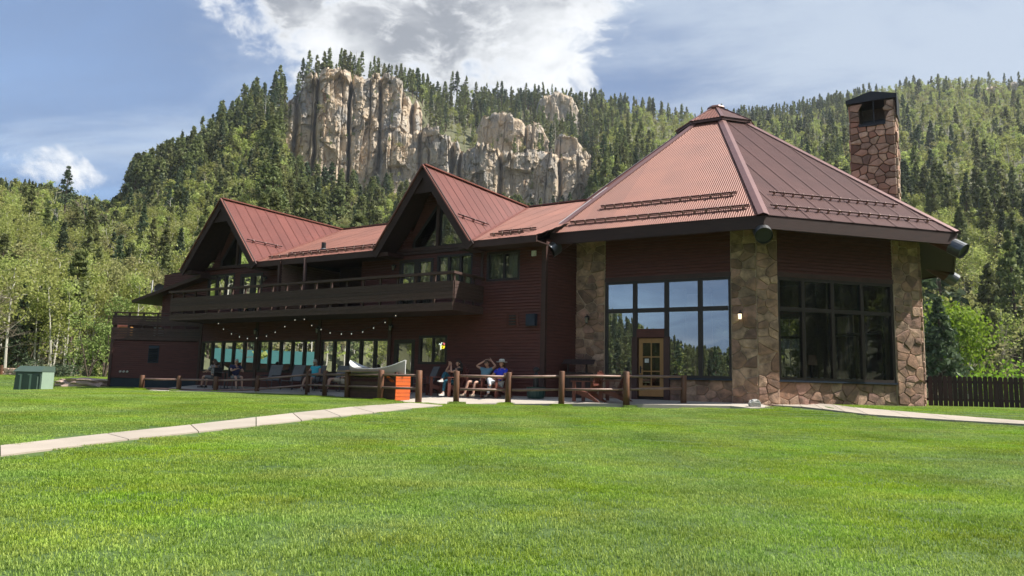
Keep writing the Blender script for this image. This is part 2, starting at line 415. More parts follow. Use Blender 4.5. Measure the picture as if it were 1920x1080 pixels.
def window(fr, t0, t1, z0, z1, vs=(), hs=(), fw=.07, dep=(-.10, .03), g=None, parent=None, name='window', bar=.06, skip=()):
    """frame with panes as children; vs, hs are inner bar positions"""
    mb = MB()
    for a, b, c, d in ((t0, t1, z0, z0 + fw), (t0, t1, z1 - fw, z1), (t0, t0 + fw, z0 + fw, z1 - fw), (t1 - fw, t1, z0 + fw, z1 - fw)):
        fr.bx(mb, a, b, dep[0], dep[1], c, d)
    xs = [t0 + fw / 2] + list(vs) + [t1 - fw / 2]; ys = [z0 + fw / 2] + list(hs) + [z1 - fw / 2]
    for v in vs: fr.bx(mb, v - bar / 2, v + bar / 2, dep[0], dep[1] - .004, z0 + fw, z1 - fw)
    for h in hs:
        for a, b in zip(xs, xs[1:]): fr.bx(mb, a + bar / 2, b - bar / 2, dep[0], dep[1] - .008, h - bar / 2, h + bar / 2)
    w = mb.part(name, FRAME, parent or lodge)
    for i, (a, b) in enumerate(zip(xs, xs[1:])):
        for j, (c, d) in enumerate(zip(ys, ys[1:])):
            if (i, j) in skip: continue
            m2 = MB(); k = rng.uniform(-.004, .004)
            m2.add([fr.p(a, -.04 + k, c), fr.p(b, -.04 - k, c), fr.p(b, -.04 - k, d), fr.p(a, -.04 + k, d)], [(0, 1, 2, 3)])
            m2.part('pane', g or GLASSW, w)
    return w

def stones(fr, t0, t1, z0, z1, cell, parent, m=STONE, mort=.016, dep=(.03, .07), o=0.0, r=None, holes=(), tag_far=False):
    """irregular fitted stones: clipped cells, each its own solid"""
    r = r or rng; nt = max(1, round((t1 - t0) / (cell * 1.15))); nzz = max(1, round((z1 - z0) / (cell * .85)))
    S = []
    for j in range(nzz):
        off = r.uniform(-.3, .3)
        for i in range(nt):
            if r.random() < .13: continue
            S.append((t0 + (i + .5 + off * .6 + r.uniform(-.33, .33)) * (t1 - t0) / nt, z0 + (j + .5 + r.uniform(-.36, .36)) * (z1 - z0) / nzz))
    S = np.array([(min(max(a, t0 + .03), t1 - .03), b) for a, b in S])
    asp = 1.18
    for i, (sx, sz) in enumerate(S):
        poly = [(t0, z0), (t1, z0), (t1, z1), (t0, z1)]
        dd = np.hypot((S[:, 0] - sx) / asp, S[:, 1] - sz)
        for k in np.argsort(dd)[1:14]:
            qx, qz = S[k]; nx, nz_ = (qx - sx) / asp ** 2, qz - sz; c = ((qx ** 2 - sx ** 2) / asp ** 2 + qz ** 2 - sz ** 2) / 2
            out = []
            for a, b in zip(poly, poly[1:] + poly[:1]):
                da = a[0] * nx + a[1] * nz_ - c; db = b[0] * nx + b[1] * nz_ - c
                if da <= 0: out.append(a)
                if (da < 0) != (db < 0) and abs(da - db) > 1e-12:
                    q = da / (da - db); out.append((a[0] + (b[0] - a[0]) * q, a[1] + (b[1] - a[1]) * q))
            poly = out
            if len(poly) < 3: break
        if len(poly) < 3: continue
        # drop near-duplicate corners, cut sharp corners a little, jitter
        cl = [poly[0]]
        for q in poly[1:]:
            if math.hypot(q[0] - cl[-1][0], q[1] - cl[-1][1]) > .035: cl.append(q)
        if len(cl) > 3 and math.hypot(cl[0][0] - cl[-1][0], cl[0][1] - cl[-1][1]) < .035: cl.pop()
        if len(cl) < 3: continue
        rd = []
        for a, b, c in zip(cl[-1:] + cl[:-1], cl, cl[1:] + cl[:1]):
            q = r.uniform(.03, .13)
            rd += [(b[0] + (a[0] - b[0]) * q, b[1] + (a[1] - b[1]) * q), (b[0] + (c[0] - b[0]) * q, b[1] + (c[1] - b[1]) * q)]
        cx = sum(q[0] for q in rd) / len(rd); cz = sum(q[1] for q in rd) / len(rd)
        if any(H[0] < cx < H[1] and H[2] < cz < H[3] for H in holes): continue
        size = max(math.hypot(q[0] - cx, q[1] - cz) for q in rd)
        if size < .05: continue
        h = r.uniform(*dep); tl = (r.uniform(-.05, .05), r.uniform(-.05, .05)); k = len(rd); vs = []
        for s_, hh in ((1, -.02), (1, h * .55), (.92, h)):
            for q in rd:
                e = max(.3, 1 - mort / max(.02, math.hypot(q[0] - cx, q[1] - cz))) * s_
                tx, tz = cx + (q[0] - cx) * e, cz + (q[1] - cz) * e
                vs.append(fr.p(tx, o + hh + ((tl[0] * (tx - cx) + tl[1] * (tz - cz)) if hh > .0 else 0), tz))
        vs.append(fr.p(cx + r.uniform(-.05, .05), o + h + r.uniform(.0, .018), cz + r.uniform(-.03, .03)))
        fs = [(a * k + i_, a * k + (i_ + 1) % k, (a + 1) * k + (i_ + 1) % k, (a + 1) * k + i_) for a in range(2) for i_ in range(k)]
        fs += [(2 * k + i_, 2 * k + (i_ + 1) % k, 3 * k) for i_ in range(k)]
        MB().add(vs, fs).part('stone', m, parent)

def metal_roof(name, O, T, Up, poly, m, parent, period=.076, amp=.0075, panel=.86, lap=True):
    """corrugated sheets on a plane; poly is convex, in (t along, v up) coords"""
    O = np.asarray(O, float); T = np.asarray(T, float); Up = np.asarray(Up, float); Nn = np.cross(T, Up)
    if Nn[2] < 0: Nn = -Nn
    root = MB().add([O + T * a + Up * b - Nn * .03 for a, b in poly], [tuple(range(len(poly)))] if np.cross(T, Up)[2] < 0 else [tuple(range(len(poly)))[::-1]]).part(name, SOFFIT, parent)
    ts = [q[0] for q in poly]; ta, tb = min(ts), max(ts)
    def span(t):
        vs = []
        for a, b in zip(poly, poly[1:] + poly[:1]):
            if abs(a[0] - b[0]) < 1e-9:
                if abs(t - a[0]) < 1e-6: vs += [a[1], b[1]]
            elif min(a[0], b[0]) - 1e-9 <= t <= max(a[0], b[0]) + 1e-9:
                q = (t - a[0]) / (b[0] - a[0]); vs.append(a[1] + (b[1] - a[1]) * q)
        return (min(vs), max(vs)) if vs else None
    npan = max(1, round((tb - ta) / panel)); pw = (tb - ta) / npan
    for i in range(npan):
        x0 = ta + i * pw; k = max(4, int(round(pw / period))) * 4; mb = MB(); V = []; fs = []
        lift = rng.uniform(0, .004)
        for j in range(k + 1):
            t = x0 + pw * j / k; sp_ = span(min(max(t, ta + 1e-5), tb - 1e-5))
            if sp_ is None: sp_ = (0, 0)
            h = amp * (1 if j % 4 in (1, 2) else -1) + lift
            if lap and j <= 2: h += .013
            V += [O + T * t + Up * sp_[0] + Nn * h, O + T * t + Up * sp_[1] + Nn * h]
        for j in range(k): fs.append((2 * j, 2 * j + 2, 2 * j + 3, 2 * j + 1))
        if np.cross(T, Up)[2] < 0: fs = [f[::-1] for f in fs]
        mb.add(V, fs); mb.part('roof_panel', m, root)
    return root

def guard(O, T, Up, t0, t1, v, nb, parent, dbl=True, bm=None):
    """pipe snow guard on brackets"""
    O = np.asarray(O, float); T = np.asarray(T, float); Up = np.asarray(Up, float); N = np.cross(T, Up); N = N if N[2] > 0 else -N
    mb = MB()
    mb.beam(O + T * t0 + Up * v + N * .10, O + T * t1 + Up * v + N * .10, .035, .05, N)
    if dbl: mb.beam(O + T * t0 + Up * v + N * .04, O + T * t1 + Up * v + N * .04, .02, .03, N)
    g = mb.part('snow_guard', RAILMETAL, parent)
    m2 = MB()
    for i in range(nb):
        t = t0 + (t1 - t0) * (i + .5) / nb
        m2.box(O + T * t + Up * (v - .035) + N * .072, (.045, .06, .15), (T, Up, N))
    m2.part('bracket', BRACKET, g, kind='stuff')
    return g

# ================================================================== wing
ZR = 5.55
HOLES = []
groups = [(15.22, 19.13), (11.27, 15.02), (7.13, 10.98)]
for a, b in groups: HOLES.append((a, b, .62, 2.06))
HOLES += [(5.80, 6.86, -.2, 2.02), (4.22, 5.60, 1.05, 2.16), (1.03, 2.48, 4.15, 5.26), (3.14, 4.84, 3.95, 5.30), (5.02, 6.76, 3.06, 5.24), (17.02, 19.05, 4.0, 5.33), (15.0, 16.6, 3.06, 5.24), (8.83, 12.63, 3.06, 5.60)]
siding('siding', WF, 0, 22.65, -.3, ZR, HOLES, lodge)
# gable walls of the two dormers, with sloping tops
SB, SA, HW = 4.84, 16.90, 2.34
def gtop(sc):
    def f(z):
        h = (8.6 - z) / (8.6 - 5.3) * HW * .93
        return [(sc - h, sc + h)] if h > 0.05 else []
    return f
for sc in (SB, SA):
    siding('siding', WF, sc - HW, sc + HW, ZR, 8.55, [(sc - 1.35, sc - .07, 5.68, 7.4), (sc + .07, sc + 1.35, 5.68, 7.4)], lodge, zt=gtop(sc))
    for sg in (-1, 1):
        a, b = sc + sg * .07, sc + sg * 1.22
        poly = [(a, 5.68), (b, 5.68), (b, 5.98), (a, 7.35)]
        mb = MB(); mb.prism([WF.p(t, -.03, z) for t, z in poly], WF.N * -.004); w = mb.part('gable_window', GLASSW, lodge)
        fm = MB()
        for q, q2 in zip(poly, poly[1:] + poly[:1]): fm.beam(WF.p(q[0], -.02, q[1]), WF.p(q2[0], -.02, q2[1]), .09, .07, WF.N)
        fm.part('frame', FRAME, w)
        for zz in [z for z in np.arange(5.7, 7.4, .11)]: pass
        # solid infill beside the glass
        q = MB(); q.prism([WF.p(t, -.02, z) for t, z in [(b + sg * .05, 5.68), (b + sg * .13, 5.68), (b + sg * .13, 5.85), (b + sg * .05, 5.95)]], WF.N * -.05); q.part('trim', TRIM, lodge)
        q = MB(); q.prism([WF.p(t, -.05, z) for t, z in [(a, 7.42), (b, 6.05), (b + sg * .3, 6.05), (sc + sg * .8, 7.42)]], WF.N * -.05); q.part('infill_panel', SIDING, lodge)
for a_ in [(-.09, .09, -.1, .045, -.2, ZR), (2.62, 2.74, .036, .06, 4.32, 5.42), (2.35, 14.5, .036, .065, 5.42, 5.55)] + [(a, a + .17, -.05, .06, -.1, 2.9) for a in (7.02, 11.02, 15.05, 19.16)]:
    trim = MB(); WF.bx(trim, *a_); trim.part('trim_board', TRIM, lodge)
# wall that turns back to the hall
Pm1 = ov(-1, RW); TB = (Pm1[:2] - W); LB = np.linalg.norm(TB); TB = TB / LB
BF = Fr(W, TB, np.array([TB[1], -TB[0]]))
siding('siding', BF, .09, LB, -.3, 5.6, [], lodge)
# ground floor bands of five panes with blinds
bl = [.12, .12, .12, .12, .12, .14, .14, .14, .14, .15, .30, .28, .25, .58, .58]
k = 0
for gi, (a, b) in enumerate(groups[0:3]):
    vs = [a + (b - a) * i / 5 for i in range(1, 5)]
    w = window(WF, a, b, .62, 2.06, vs, (), .08, bar=.13)
    for i in range(5):
        x0 = b - (b - a) * (i + 1) / 5 + .06; x1 = x0 + (b - a) / 5 - .12
        q = MB(); hgt = bl[gi * 5 + i] * 1.25; q.mi = 0; WF.bx(q, x0, x1, -.16, -.14, 2.0 - hgt, 2.0); q.part('blind', BLIND, w)
# patio door and the window with the lit sign
dw = window(WF, 5.80, 6.86, -.08, 2.02, (), (), .16, name='door', dep=(-.12, .02))
q = MB(); WF.bx(q, 6.62, 6.70, .021, .075, .95, 1.02); WF.bx(q, 6.50, 6.70, .075, .09, .97, 1.0); q.part('handle', STEEL, dw)
q = MB(); WF.bx(q, 5.96, 6.70, -.11, -.01, -.02, .25); q.part('kick_panel', FRAME, dw)
window(WF, 4.22, 5.60, 1.05, 2.16, (4.91,), (), .09)
# upper windows with curtains
def curtain(fr, t0, t1, z0, z1, parent, m, o=-.2, k=.09):
    mb = MB(); x = t0; i = 0; V = []; n = max(2, int((t1 - t0) / k))
    for i in range(n + 1): V += [fr.p(t0 + (t1 - t0) * i / n, o + (.03 if i % 2 else -.03), z0), fr.p(t0 + (t1 - t0) * i / n, o + (.03 if i % 2 else -.03), z1)]
    mb.add(V, [(2 * i, 2 * i + 2, 2 * i + 3, 2 * i + 1) for i in range(n)]); return mb.part('curtain', m, parent)
w = window(WF, 1.03, 2.48, 4.15, 5.26, (1.72,), (), .09); curtain(WF, 1.8, 2.4, 4.2, 5.2, w, CURTAIN); curtain(WF, 1.1, 1.66, 4.2, 5.2, w, PALECURTAIN)
w = window(WF, 3.14, 4.84, 3.95, 5.30, (3.71, 4.27), (), .08, bar=.1); curtain(WF, 3.22, 4.78, 4.0, 5.2, w, CURTAIN)
w = window(WF, 5.02, 6.76, 3.06, 5.24, (5.86,), (), .13, bar=.26, name='sliding_door'); curtain(WF, 5.15, 5.7, 3.2, 5.1, w, PALECURTAIN); curtain(WF, 6.1, 6.6, 3.2, 5.1, w, PALECURTAIN)
w = window(WF, 17.02, 19.05, 4.0, 5.33, (17.7, 18.37), (), .09, bar=.12); curtain(WF, 17.1, 18.95, 4.05, 5.25, w, CURTAIN)
w = window(WF, 15.0, 16.6, 3.06, 5.24, (15.72,), (), .15, bar=.3, name='sliding_door'); curtain(WF, 15.9, 16.45, 3.2, 5.1, w, PALECURTAIN)
# loggia recess
rec = MB()
WF.bx(rec, 8.83, 12.63, -2.6, -2.5, 3.0, 5.6); WF.bx(rec, 8.75, 8.83, -2.5, -.14, 3.0, 5.6); WF.bx(rec, 8.83, 12.63, -2.5, -.14, 5.6, 5.68)
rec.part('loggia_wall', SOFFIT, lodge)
RF = Fr(WF.p(12.55, 1.05, 0), -n_, -u_)
siding('siding', RF, 0, 3.5, 3.0, 5.42, [], lodge, m=mat('sunlit_side_boards', (.30, .19, .14), (.20, .12, .09), 3, .75, (1, 1, 8), .2))  # board colour lightened to stand for sun on this recess wall
q = MB(); WF.bx(q, 12.60, 12.72, -.02, 1.13, 3.0, 5.44); q.part('screen_wall', TRIM, lodge)
q = MB(); q.tube([WF.p(11.15, 1.0, 3.0), WF.p(11.15, 1.0, 5.5)], .085, 10); q.part('loggia_post', BOARD, lodge, True)
q = MB(); WF.bx(q, 8.95, 9.75, -2.49, -2.46, 3.2, 5.2); q.part('loggia_door', PALECURTAIN, lodge)
# interior shell so that glass looks into rooms
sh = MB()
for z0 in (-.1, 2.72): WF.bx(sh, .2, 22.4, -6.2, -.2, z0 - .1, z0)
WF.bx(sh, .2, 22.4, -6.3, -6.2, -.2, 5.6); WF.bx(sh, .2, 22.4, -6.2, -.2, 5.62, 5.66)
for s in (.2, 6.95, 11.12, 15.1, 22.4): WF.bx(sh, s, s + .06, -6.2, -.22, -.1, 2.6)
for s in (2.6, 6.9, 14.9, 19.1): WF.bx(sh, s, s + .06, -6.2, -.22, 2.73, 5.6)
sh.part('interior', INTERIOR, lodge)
# back and far end walls
bw = MB(); WF.bx(bw, -.2, 22.65, -14.9, -14.7, -.3, 5.5); WF.bx(bw, 22.5, 22.65, -14.7, -.14, -.3, 5.4); bw.part('rear_wall', SIDING, lodge)

# ---- wing roof
def rp(s, o, z): return WF.p(s, o, z)
sl_v = np.array([*(n_ * -(OVER - ORIDGE)), ZRIDGE - ZE]); SLL = np.linalg.norm(sl_v); Up = sl_v / SLL
uT = np.array([*u_, 0.0])
O0 = rp(0, OVER, ZE)
VB0, VB1, VA0, VA1 = SB - HW, SB + HW, SA - HW - .3, SA + HW + .3
r1 = metal_roof('wing_roof', O0, uT, Up, [(-.25, 0), (VB0, 0), (SB, SLL), (-1.4, SLL)], ROOF_PALE, lodge)
r2 = metal_roof('wing_roof', O0, uT, Up, [(VB1, 0), (VA0, 0), (SA, SLL), (SB, SLL)], ROOF_PALE, lodge)
r3 = metal_roof('wing_roof', O0, uT, Up, [(VA1, 0), (VA1 + .5, 0), (VA1 + .5, SLL), (SA, SLL)], ROOF_PALE, lodge)
for s0, s1, v, r in ((.55, 2.0, .55, r1), (.28, 1.9, 1.0, r1)): guard(O0, uT, Up, s0, s1, v, 4, r)
guard(O0, uT, Up, VB1 + .25, VA0 - .35, .45, 13, r2); guard(O0, uT, Up, VB1 + .05, VA0 - 1.1, .95, 11, r2)
q = MB(); q.beam(rp(-1.4, ORIDGE, ZRIDGE + .03), rp(VA1 + .5, ORIDGE, ZRIDGE + .03), .3, .05); q.part('ridge_cap', RIDGE, r2)
back = MB(); back.add([rp(-1.4, ORIDGE, ZRIDGE), rp(22.6, ORIDGE, ZRIDGE), rp(22.6, -15.6, ZE - .2), rp(-1.4, -15.6, ZE - .2)], [(0, 1, 2, 3)]); back.part('rear_roof', ROOF_PALE, lodge)
for a, b in ((-.25, VB0 + .02), (VB1 - .02, VA0 + .02)):
    q = MB(); q.beam(rp(a, OVER - .03, ZE - .14), rp(b, OVER - .03, ZE - .14), .05, .22); q.part('fascia', TRIM, lodge)
q = MB()
for a, b in ((-.2, VB0), (VB1, VA0)): WF.bx(q, a, b, .03, OVER - .06, ZE - .2, ZE - .17)
q.part('soffit', SOFFIT, lodge)
# ---- dormers
HD = 8.70
for sc, oa, grd in ((SB, 1.1, 1), (SA, 1.15, 1)):
    hw = HW if sc == SB else HW + .3
    apex_f, apex_b = rp(sc, oa, HD), rp(sc, ORIDGE, HD)
    dor = None
    for sg in (-1, 1):
        foot = rp(sc + sg * hw, oa, ZE - .02)
        T = np.array([*(-n_), 0.0]); Upd = apex_f - foot; Ld = np.linalg.norm(Upd); Upd /= Ld
        dep = oa - ORIDGE
        rt = metal_roof('dormer_roof', foot, T, Upd, [(0, 0), (.02, 0), (dep, Ld), (0, Ld)], ROOF_RED, lodge, panel=.62)
        if sg == -1:
            dor = rt
            guard(foot, T, Upd, .15, 2.2, Ld * .335, 3, rt, dbl=False)
        # rake board and its metal edge
        q = MB(); q.beam(foot + [0, 0, -.20], apex_f + [0, 0, -.20], .06, .36, n3 := np.cross(Upd, T)); q.part('rake_board', FASCIA, rt)
        q = MB(); q.beam(foot + np.array([*n_, 0]) * .035, apex_f + np.array([*n_, 0]) * .035, .11, .05, np.cross(Upd, T)); q.part('rake_metal', RIDGE, rt)
        q = MB(); q.add([foot + [0, 0, -.1], apex_f + [0, 0, -.12], rp(sc, -.1, HD - .12), rp(sc + sg * hw, -.1, ZE - .1)], [(0, 1, 2, 3)]); q.part('soffit', SOFFIT, rt)
        # heavy inner bracket board from the gable foot
        fo = rp(sc + sg * (hw - .42), oa - .25, ZE - .02)
    q = MB(); q.beam(apex_f + [0, 0, .03], apex_b + [0, 0, .03], .22, .05); q.part('ridge_cap', RIDGE, dor)
    zc = 7.62; hwc = hw * (HD - zc) / (HD - ZE)
    q = MB(); q.prism([rp(sc - hwc * .96, oa - .08, zc), rp(sc + hwc * .96, oa - .08, zc), rp(sc, oa - .08, HD - .15)], np.array([*n_, 0]) * -.05); q.part('collar_panel', FASCIA, dor)
    q = MB()
    for sg in (-1, 1): WF.bx(q, *sorted((sc + sg * (hw - .62), sc + sg * (hw - .02))), .03, oa - .1, ZE - .25, ZE - .1)
    q.part('eave_return', TRIM, dor)
    q = MB(); WF.bx(q, sc - .07, sc + .07, -.02, .08, 5.6, 8.0); WF.bx(q, sc - hw + .3, sc + hw - .3, .0, .09, 5.56, 5.68); q.part('gable_post', TRIM, dor)
vm = MB()
for sc, hw in ((SB, HW), (SA, HW + .3)):
    vm.beam(rp(sc - hw, OVER, ZE + .03), rp(sc, ORIDGE, ZRIDGE + .03), .20, .02, (0, 0, 1))
    vm.beam(rp(sc + hw, OVER, ZE + .03), rp(sc, ORIDGE, ZRIDGE + .03), .20, .02, (0, 0, 1))
vm.part('valley_flashing', RIDGE, r2)
# lower roof at the far left end
q = MB(); P4 = [(18.9, .55, 5.28), (24.5, .55, 4.25), (24.5, -7, 4.25), (18.9, -7, 5.28)]
q.hexa([rp(s, o, z - .16) for s, o, z in P4] + [rp(s, o, z) for s, o, z in P4]); q.part('low_roof', TRIM, lodge)
q = MB(); q.tube([rp(23.2, .3, 4.4), rp(23.2, .3, 5.25)], .035, 8); q.part('vent_pipe', WHITEP, lodge)
q = MB(); q.tube([rp(11.75, -.55, ZE + .6), rp(11.75, -.55, ZE + .95)], .10, 10); q.part('vent_pipe', BLACK, r2)
q = MB(); q.tube([rp(11.75, -.55, ZE + .5), rp(11.75, -.55, ZE + .68)], [.22, .12], 10); q.part('flashing', STEEL, r2)

# ---- balcony
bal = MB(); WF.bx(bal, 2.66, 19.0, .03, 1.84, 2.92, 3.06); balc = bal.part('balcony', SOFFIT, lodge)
def boards(fr, t0, t1, o, zs, th=.035, name='plank'):
    for z0, z1 in zs:
        q = MB(); fr.bx(q, t0, t1, o + rng.uniform(0, .006), o + th + rng.uniform(0, .012), z0, z1); q.part(name, BOARD, balc)
zs = [(2.92, 3.055), (3.063, 3.20)] + [(3.335 + i * .129, 3.335 + i * .129 + .121) for i in range(5)]
boards(WF, 2.62, 19.1, 1.86, zs)
for fr, L_ in ((Fr(rp(2.62, 0.03, 0), n_, -u_), 1.83), (Fr(rp(19.1, 1.86, 0), -n_, u_), 1.83)):
    boards(fr, 0, L_, 0.0, zs)
    q = MB(); fr.bx(q, -.02, L_ + .02, -.08, .06, 4.22, 4.31); q.part('handrail', BOARD, balc)
q = MB(); WF.bx(q, 2.55, 19.18, 1.80, 1.96, 4.22, 4.31); q.part('handrail', BOARD, balc)
sp_n = 19
for i in range(sp_n + 1):
    s = 2.66 + (19.06 - 2.66) * i / sp_n
    q = MB(); WF.bx(q, s - .045, s + .045, 1.79, 1.858, 3.06, 4.22); q.part('baluster', BOARD, balc)
for o in (.5, 1.1):
    q = MB(); WF.bx(q, 2.665, 2.73, o, o + .07, 3.06, 4.22); q.part('baluster', BOARD, balc)

# ---- annex with roof terrace
AX = Fr(np.array([-15.10, 36.66]), (-1, 0), (0, -1))
ann = MB(); AX.bx(ann, -.3, 4.46, -6, -.14, -.4, 2.1); annex = ann.part('annex', SOFFIT, lodge)
siding('siding', AX, .12, 4.40, .20, 2.02, [(2.12, 2.58, .98, 1.78)], annex, course=.10)
siding('siding', Fr(AX.p(4.46, 0, 0), (0, 1), (-1, 0)), 0, 6, .2, 3.1, [], annex, course=.10)
q = MB(); AX.bx(q, 0, 4.42, -.10, -.01, -1.2, .20); q.part('foundation', TEALFND, annex)
for a_ in ((4.36, 4.48, -.1, .045, -.2, 2.05), (-.02, .12, -.1, .05, -.3, 3.0)): q = MB(); AX.bx(q, *a_); q.part('corner_post', TRIM, annex)
for z0, z1 in [(2.06 + i * .118, 2.06 + i * .118 + .110) for i in range(5)] + [(2.78 + i * .118, 2.78 + i * .118 + .110) for i in range(4)]:
    q = MB(); AX.bx(q, .1, 4.5, .02 + rng.uniform(0, .006), .055, z0, z1); q.part('plank', TRIM, annex)
    q = MB(); AX.bx(q, 4.462, 4.50, -6, .015, z0, z1); q.part('plank', TRIM, annex)
for i in range(7):
    t = .2 + 4.2 * i / 6; q = MB(); AX.bx(q, t - .04, t + .04, -.06, .018, 2.06, 3.36); q.part('baluster', TRIM, annex)
q = MB(); AX.bx(q, .05, 4.52, -.10, .07, 3.36, 3.42); q.part('handrail', TRIM, annex)
lv = MB(); AX.bx(lv, 2.10, 2.60, -.02, .05, .96, 1.80); lo = lv.part('louvre_vent', NAVY, annex)
for i in range(7):
    z = 1.06 + i * .098; q = MB(); q.beam(AX.p(2.14, .075, z), AX.p(2.56, .075, z), .05, .05, (0, -.7, .7)); q.part('slat', BLACK, lo)
for t in (3.55, 3.72, 3.89):
    q = MB(); q.tube([AX.p(t, 0, .52), AX.p(t, .09, .50)], .045, 10); q.part('vent_pipe', WHITEP, annex)
for t, w, m in ((3.75, .62, OAK), (2.2, .4, WHITEP)):
    q = MB(); AX.bx(q, t, t + w, -.55, -.30, 2.3, 2.72); q.part('terrace_chair', m, annex)
# wall fittings of the wing
q = MB(); WF.bx(q, 1.01, 1.53, .02, .05, 2.44, 2.94); v = q.part('wall_vent', SIDING, lodge)
for i in range(4):
    q = MB(); WF.bx(q, 1.12, 1.40, .05, .09, 2.50 + i * .1, 2.545 + i * .1); q.part('slat', BLACK, v)
q = MB(); WF.bx(q, .24, .62, .02, .20, 2.44, 2.87); v = q.part('meter_box', NAVY, lodge); q = MB(); WF.bx(q, .26, .60, .20, .215, 2.46, 2.85); q.part('lid', NAVY, v)
q = MB(); WF.bx(q, .33, .50, .02, .09, 4.98, 5.17); q.part('sensor_box', WHITEP, lodge)

# ================================================================== eight-sided hall
# floor, sloping ceiling, face walls
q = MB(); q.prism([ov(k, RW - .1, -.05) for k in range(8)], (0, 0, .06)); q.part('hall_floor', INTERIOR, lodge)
q = MB(); A8 = [ov(k, RE - .25, 5.60) for k in range(8)]; B8 = [ov(k, 1.0, 11.4) for k in range(8)]
q.add(A8 + B8, [(i, i + 8, (i + 1) % 8 + 8, (i + 1) % 8) for i in range(8)] + [tuple(range(8, 16))]); q.part('hall_ceiling', SOFFIT, lodge)
MULL = {0: (1.13, (2.26, 3.42, 4.60), 5.65), 1: (.78, (1.78, 2.93, 4.12), 5.40), 2: (.95, (2.1, 3.23, 4.36), 5.5), 3: (.95, (2.1, 3.23, 4.36), 5.5), 4: (.95, (2.1, 3.23, 4.36), 5.5)}
ZS, ZM, ZT = .72, 3.06, 4.12
for f in range(8):
    fr = octf(f)
    if f in MULL:
        a, vs, b = MULL[f]
        siding('siding', fr, a - .3, b + .3, ZT + .12, 5.75, [], lodge, course=.115)
        q = MB(); fr.bx(q, a - .1, b + .1, -.2, .05, ZT, ZT + .15); q.part('window_head', TRIM, lodge)
        g = GLASS if f == 0 else GLASS2
        if f == 0:
            wz = .12
            w = window(fr, a, b, ZS - .02, ZT, vs, (ZM,), .09, (-.16, .02), g, bar=.15, skip={(1, 0)})
            # wall bay with the honey coloured door
            hb = MB(); fr.bx(hb, vs[0] + .075, vs[1] - .075, -.16, .025, 2.10, 2.40); hb.part('door_header', SIDING, lodge)
            q = MB(); fr.add = None
            q.add([fr.p(vs[0], -.05, 2.4), fr.p(vs[1], -.05, 2.4), fr.p(vs[1], -.05, ZM), fr.p(vs[0], -.05, ZM)], [(0, 1, 2, 3)]); q.part('pane', g, w)
            jb = MB(); fr.bx(jb, vs[0] - .10, vs[0] + .10, -.16, .04, -.06, 2.12); fr.bx(jb, vs[1] - .10, vs[1] + .10, -.16, .04, -.06, 2.12); jb.part('door_jamb', TRIM, lodge)
            d0, d1 = 2.395, 3.30; dd = MB(); zb = .05
            for x0, x1, z0, z1 in ((d0, d0 + .14, zb, 2.07), (d1 - .14, d1, zb, 2.07), (d0 + .14, d1 - .14, 1.91, 2.07), (d0 + .14, d1 - .14, zb, .42)):
                fr.bx(dd, x0, x1, -.10, -.05, z0, z1)
            door = dd.part('door', OAK, lodge)
            mu = MB(); xm = (d0 + d1) / 2; fr.bx(mu, xm - .018, xm + .018, -.095, -.052, .42, 1.91)
            for z in (.92, 1.42): 
                fr.bx(mu, d0 + .14, xm - .018, -.095, -.054, z - .018, z + .018); fr.bx(mu, xm + .018, d1 - .14, -.095, -.054, z - .018, z + .018)
            mu.part('glazing_bar', OAK, door)
            for x0, x1 in ((d0 + .14, xm - .018), (xm + .018, d1 - .14)):
                for z0, z1 in ((.42, .902), (.938, 1.402), (1.438, 1.91)):
                    q = MB(); q.add([fr.p(x0, -.075, z0), fr.p(x1, -.075, z0), fr.p(x1, -.075, z1), fr.p(x0, -.075, z1)], [(0, 1, 2, 3)]); q.part('pane', GLASS2, door)
            q = MB(); fr.bx(q, d0 + .04, d0 + .09, -.05, -.035, .85, 1.10); q.tube([fr.p(d0 + .065, -.05, 1.02), fr.p(d0 + .065, .02, 1.02), fr.p(d0 + .16, .02, 1.02)], .014, 6); q.part('handle', BLACK, door)
            q = MB(); fr.bx(q, d0 + .21, d0 + .36, -.073, -.07, 1.22, 1.36); q.part('notice', WHITEP, door)
            runs = [(a - .05, vs[0] - .1), (vs[1] + .1, b + .05)]
        else:
            w = window(fr, a, b, ZS - .02, ZT, vs, (ZM,), .10, (-.16, .02), g, bar=.13)
            runs = [(a - .05, b + .05)]
        for x0, x1 in runs:
            q = MB(); fr.bx(q, x0, x1, -.22, -.06, -.45, ZS - .06); base = q.part('stone_base', MORTAR, lodge)
            if f < 2: stones(fr, x0, x1, -.22, ZS - .07, .36, base, o=-.05, dep=(.008, .045), mort=.009)
            q = MB(); fr.bx(q, x0, x1, -.14, .07, ZS - .07, ZS - .015); q.part('sill', NAVY, base)
    else:
        siding('siding', fr, 0, LF, -.3, 5.75, [], lodge, course=.23)
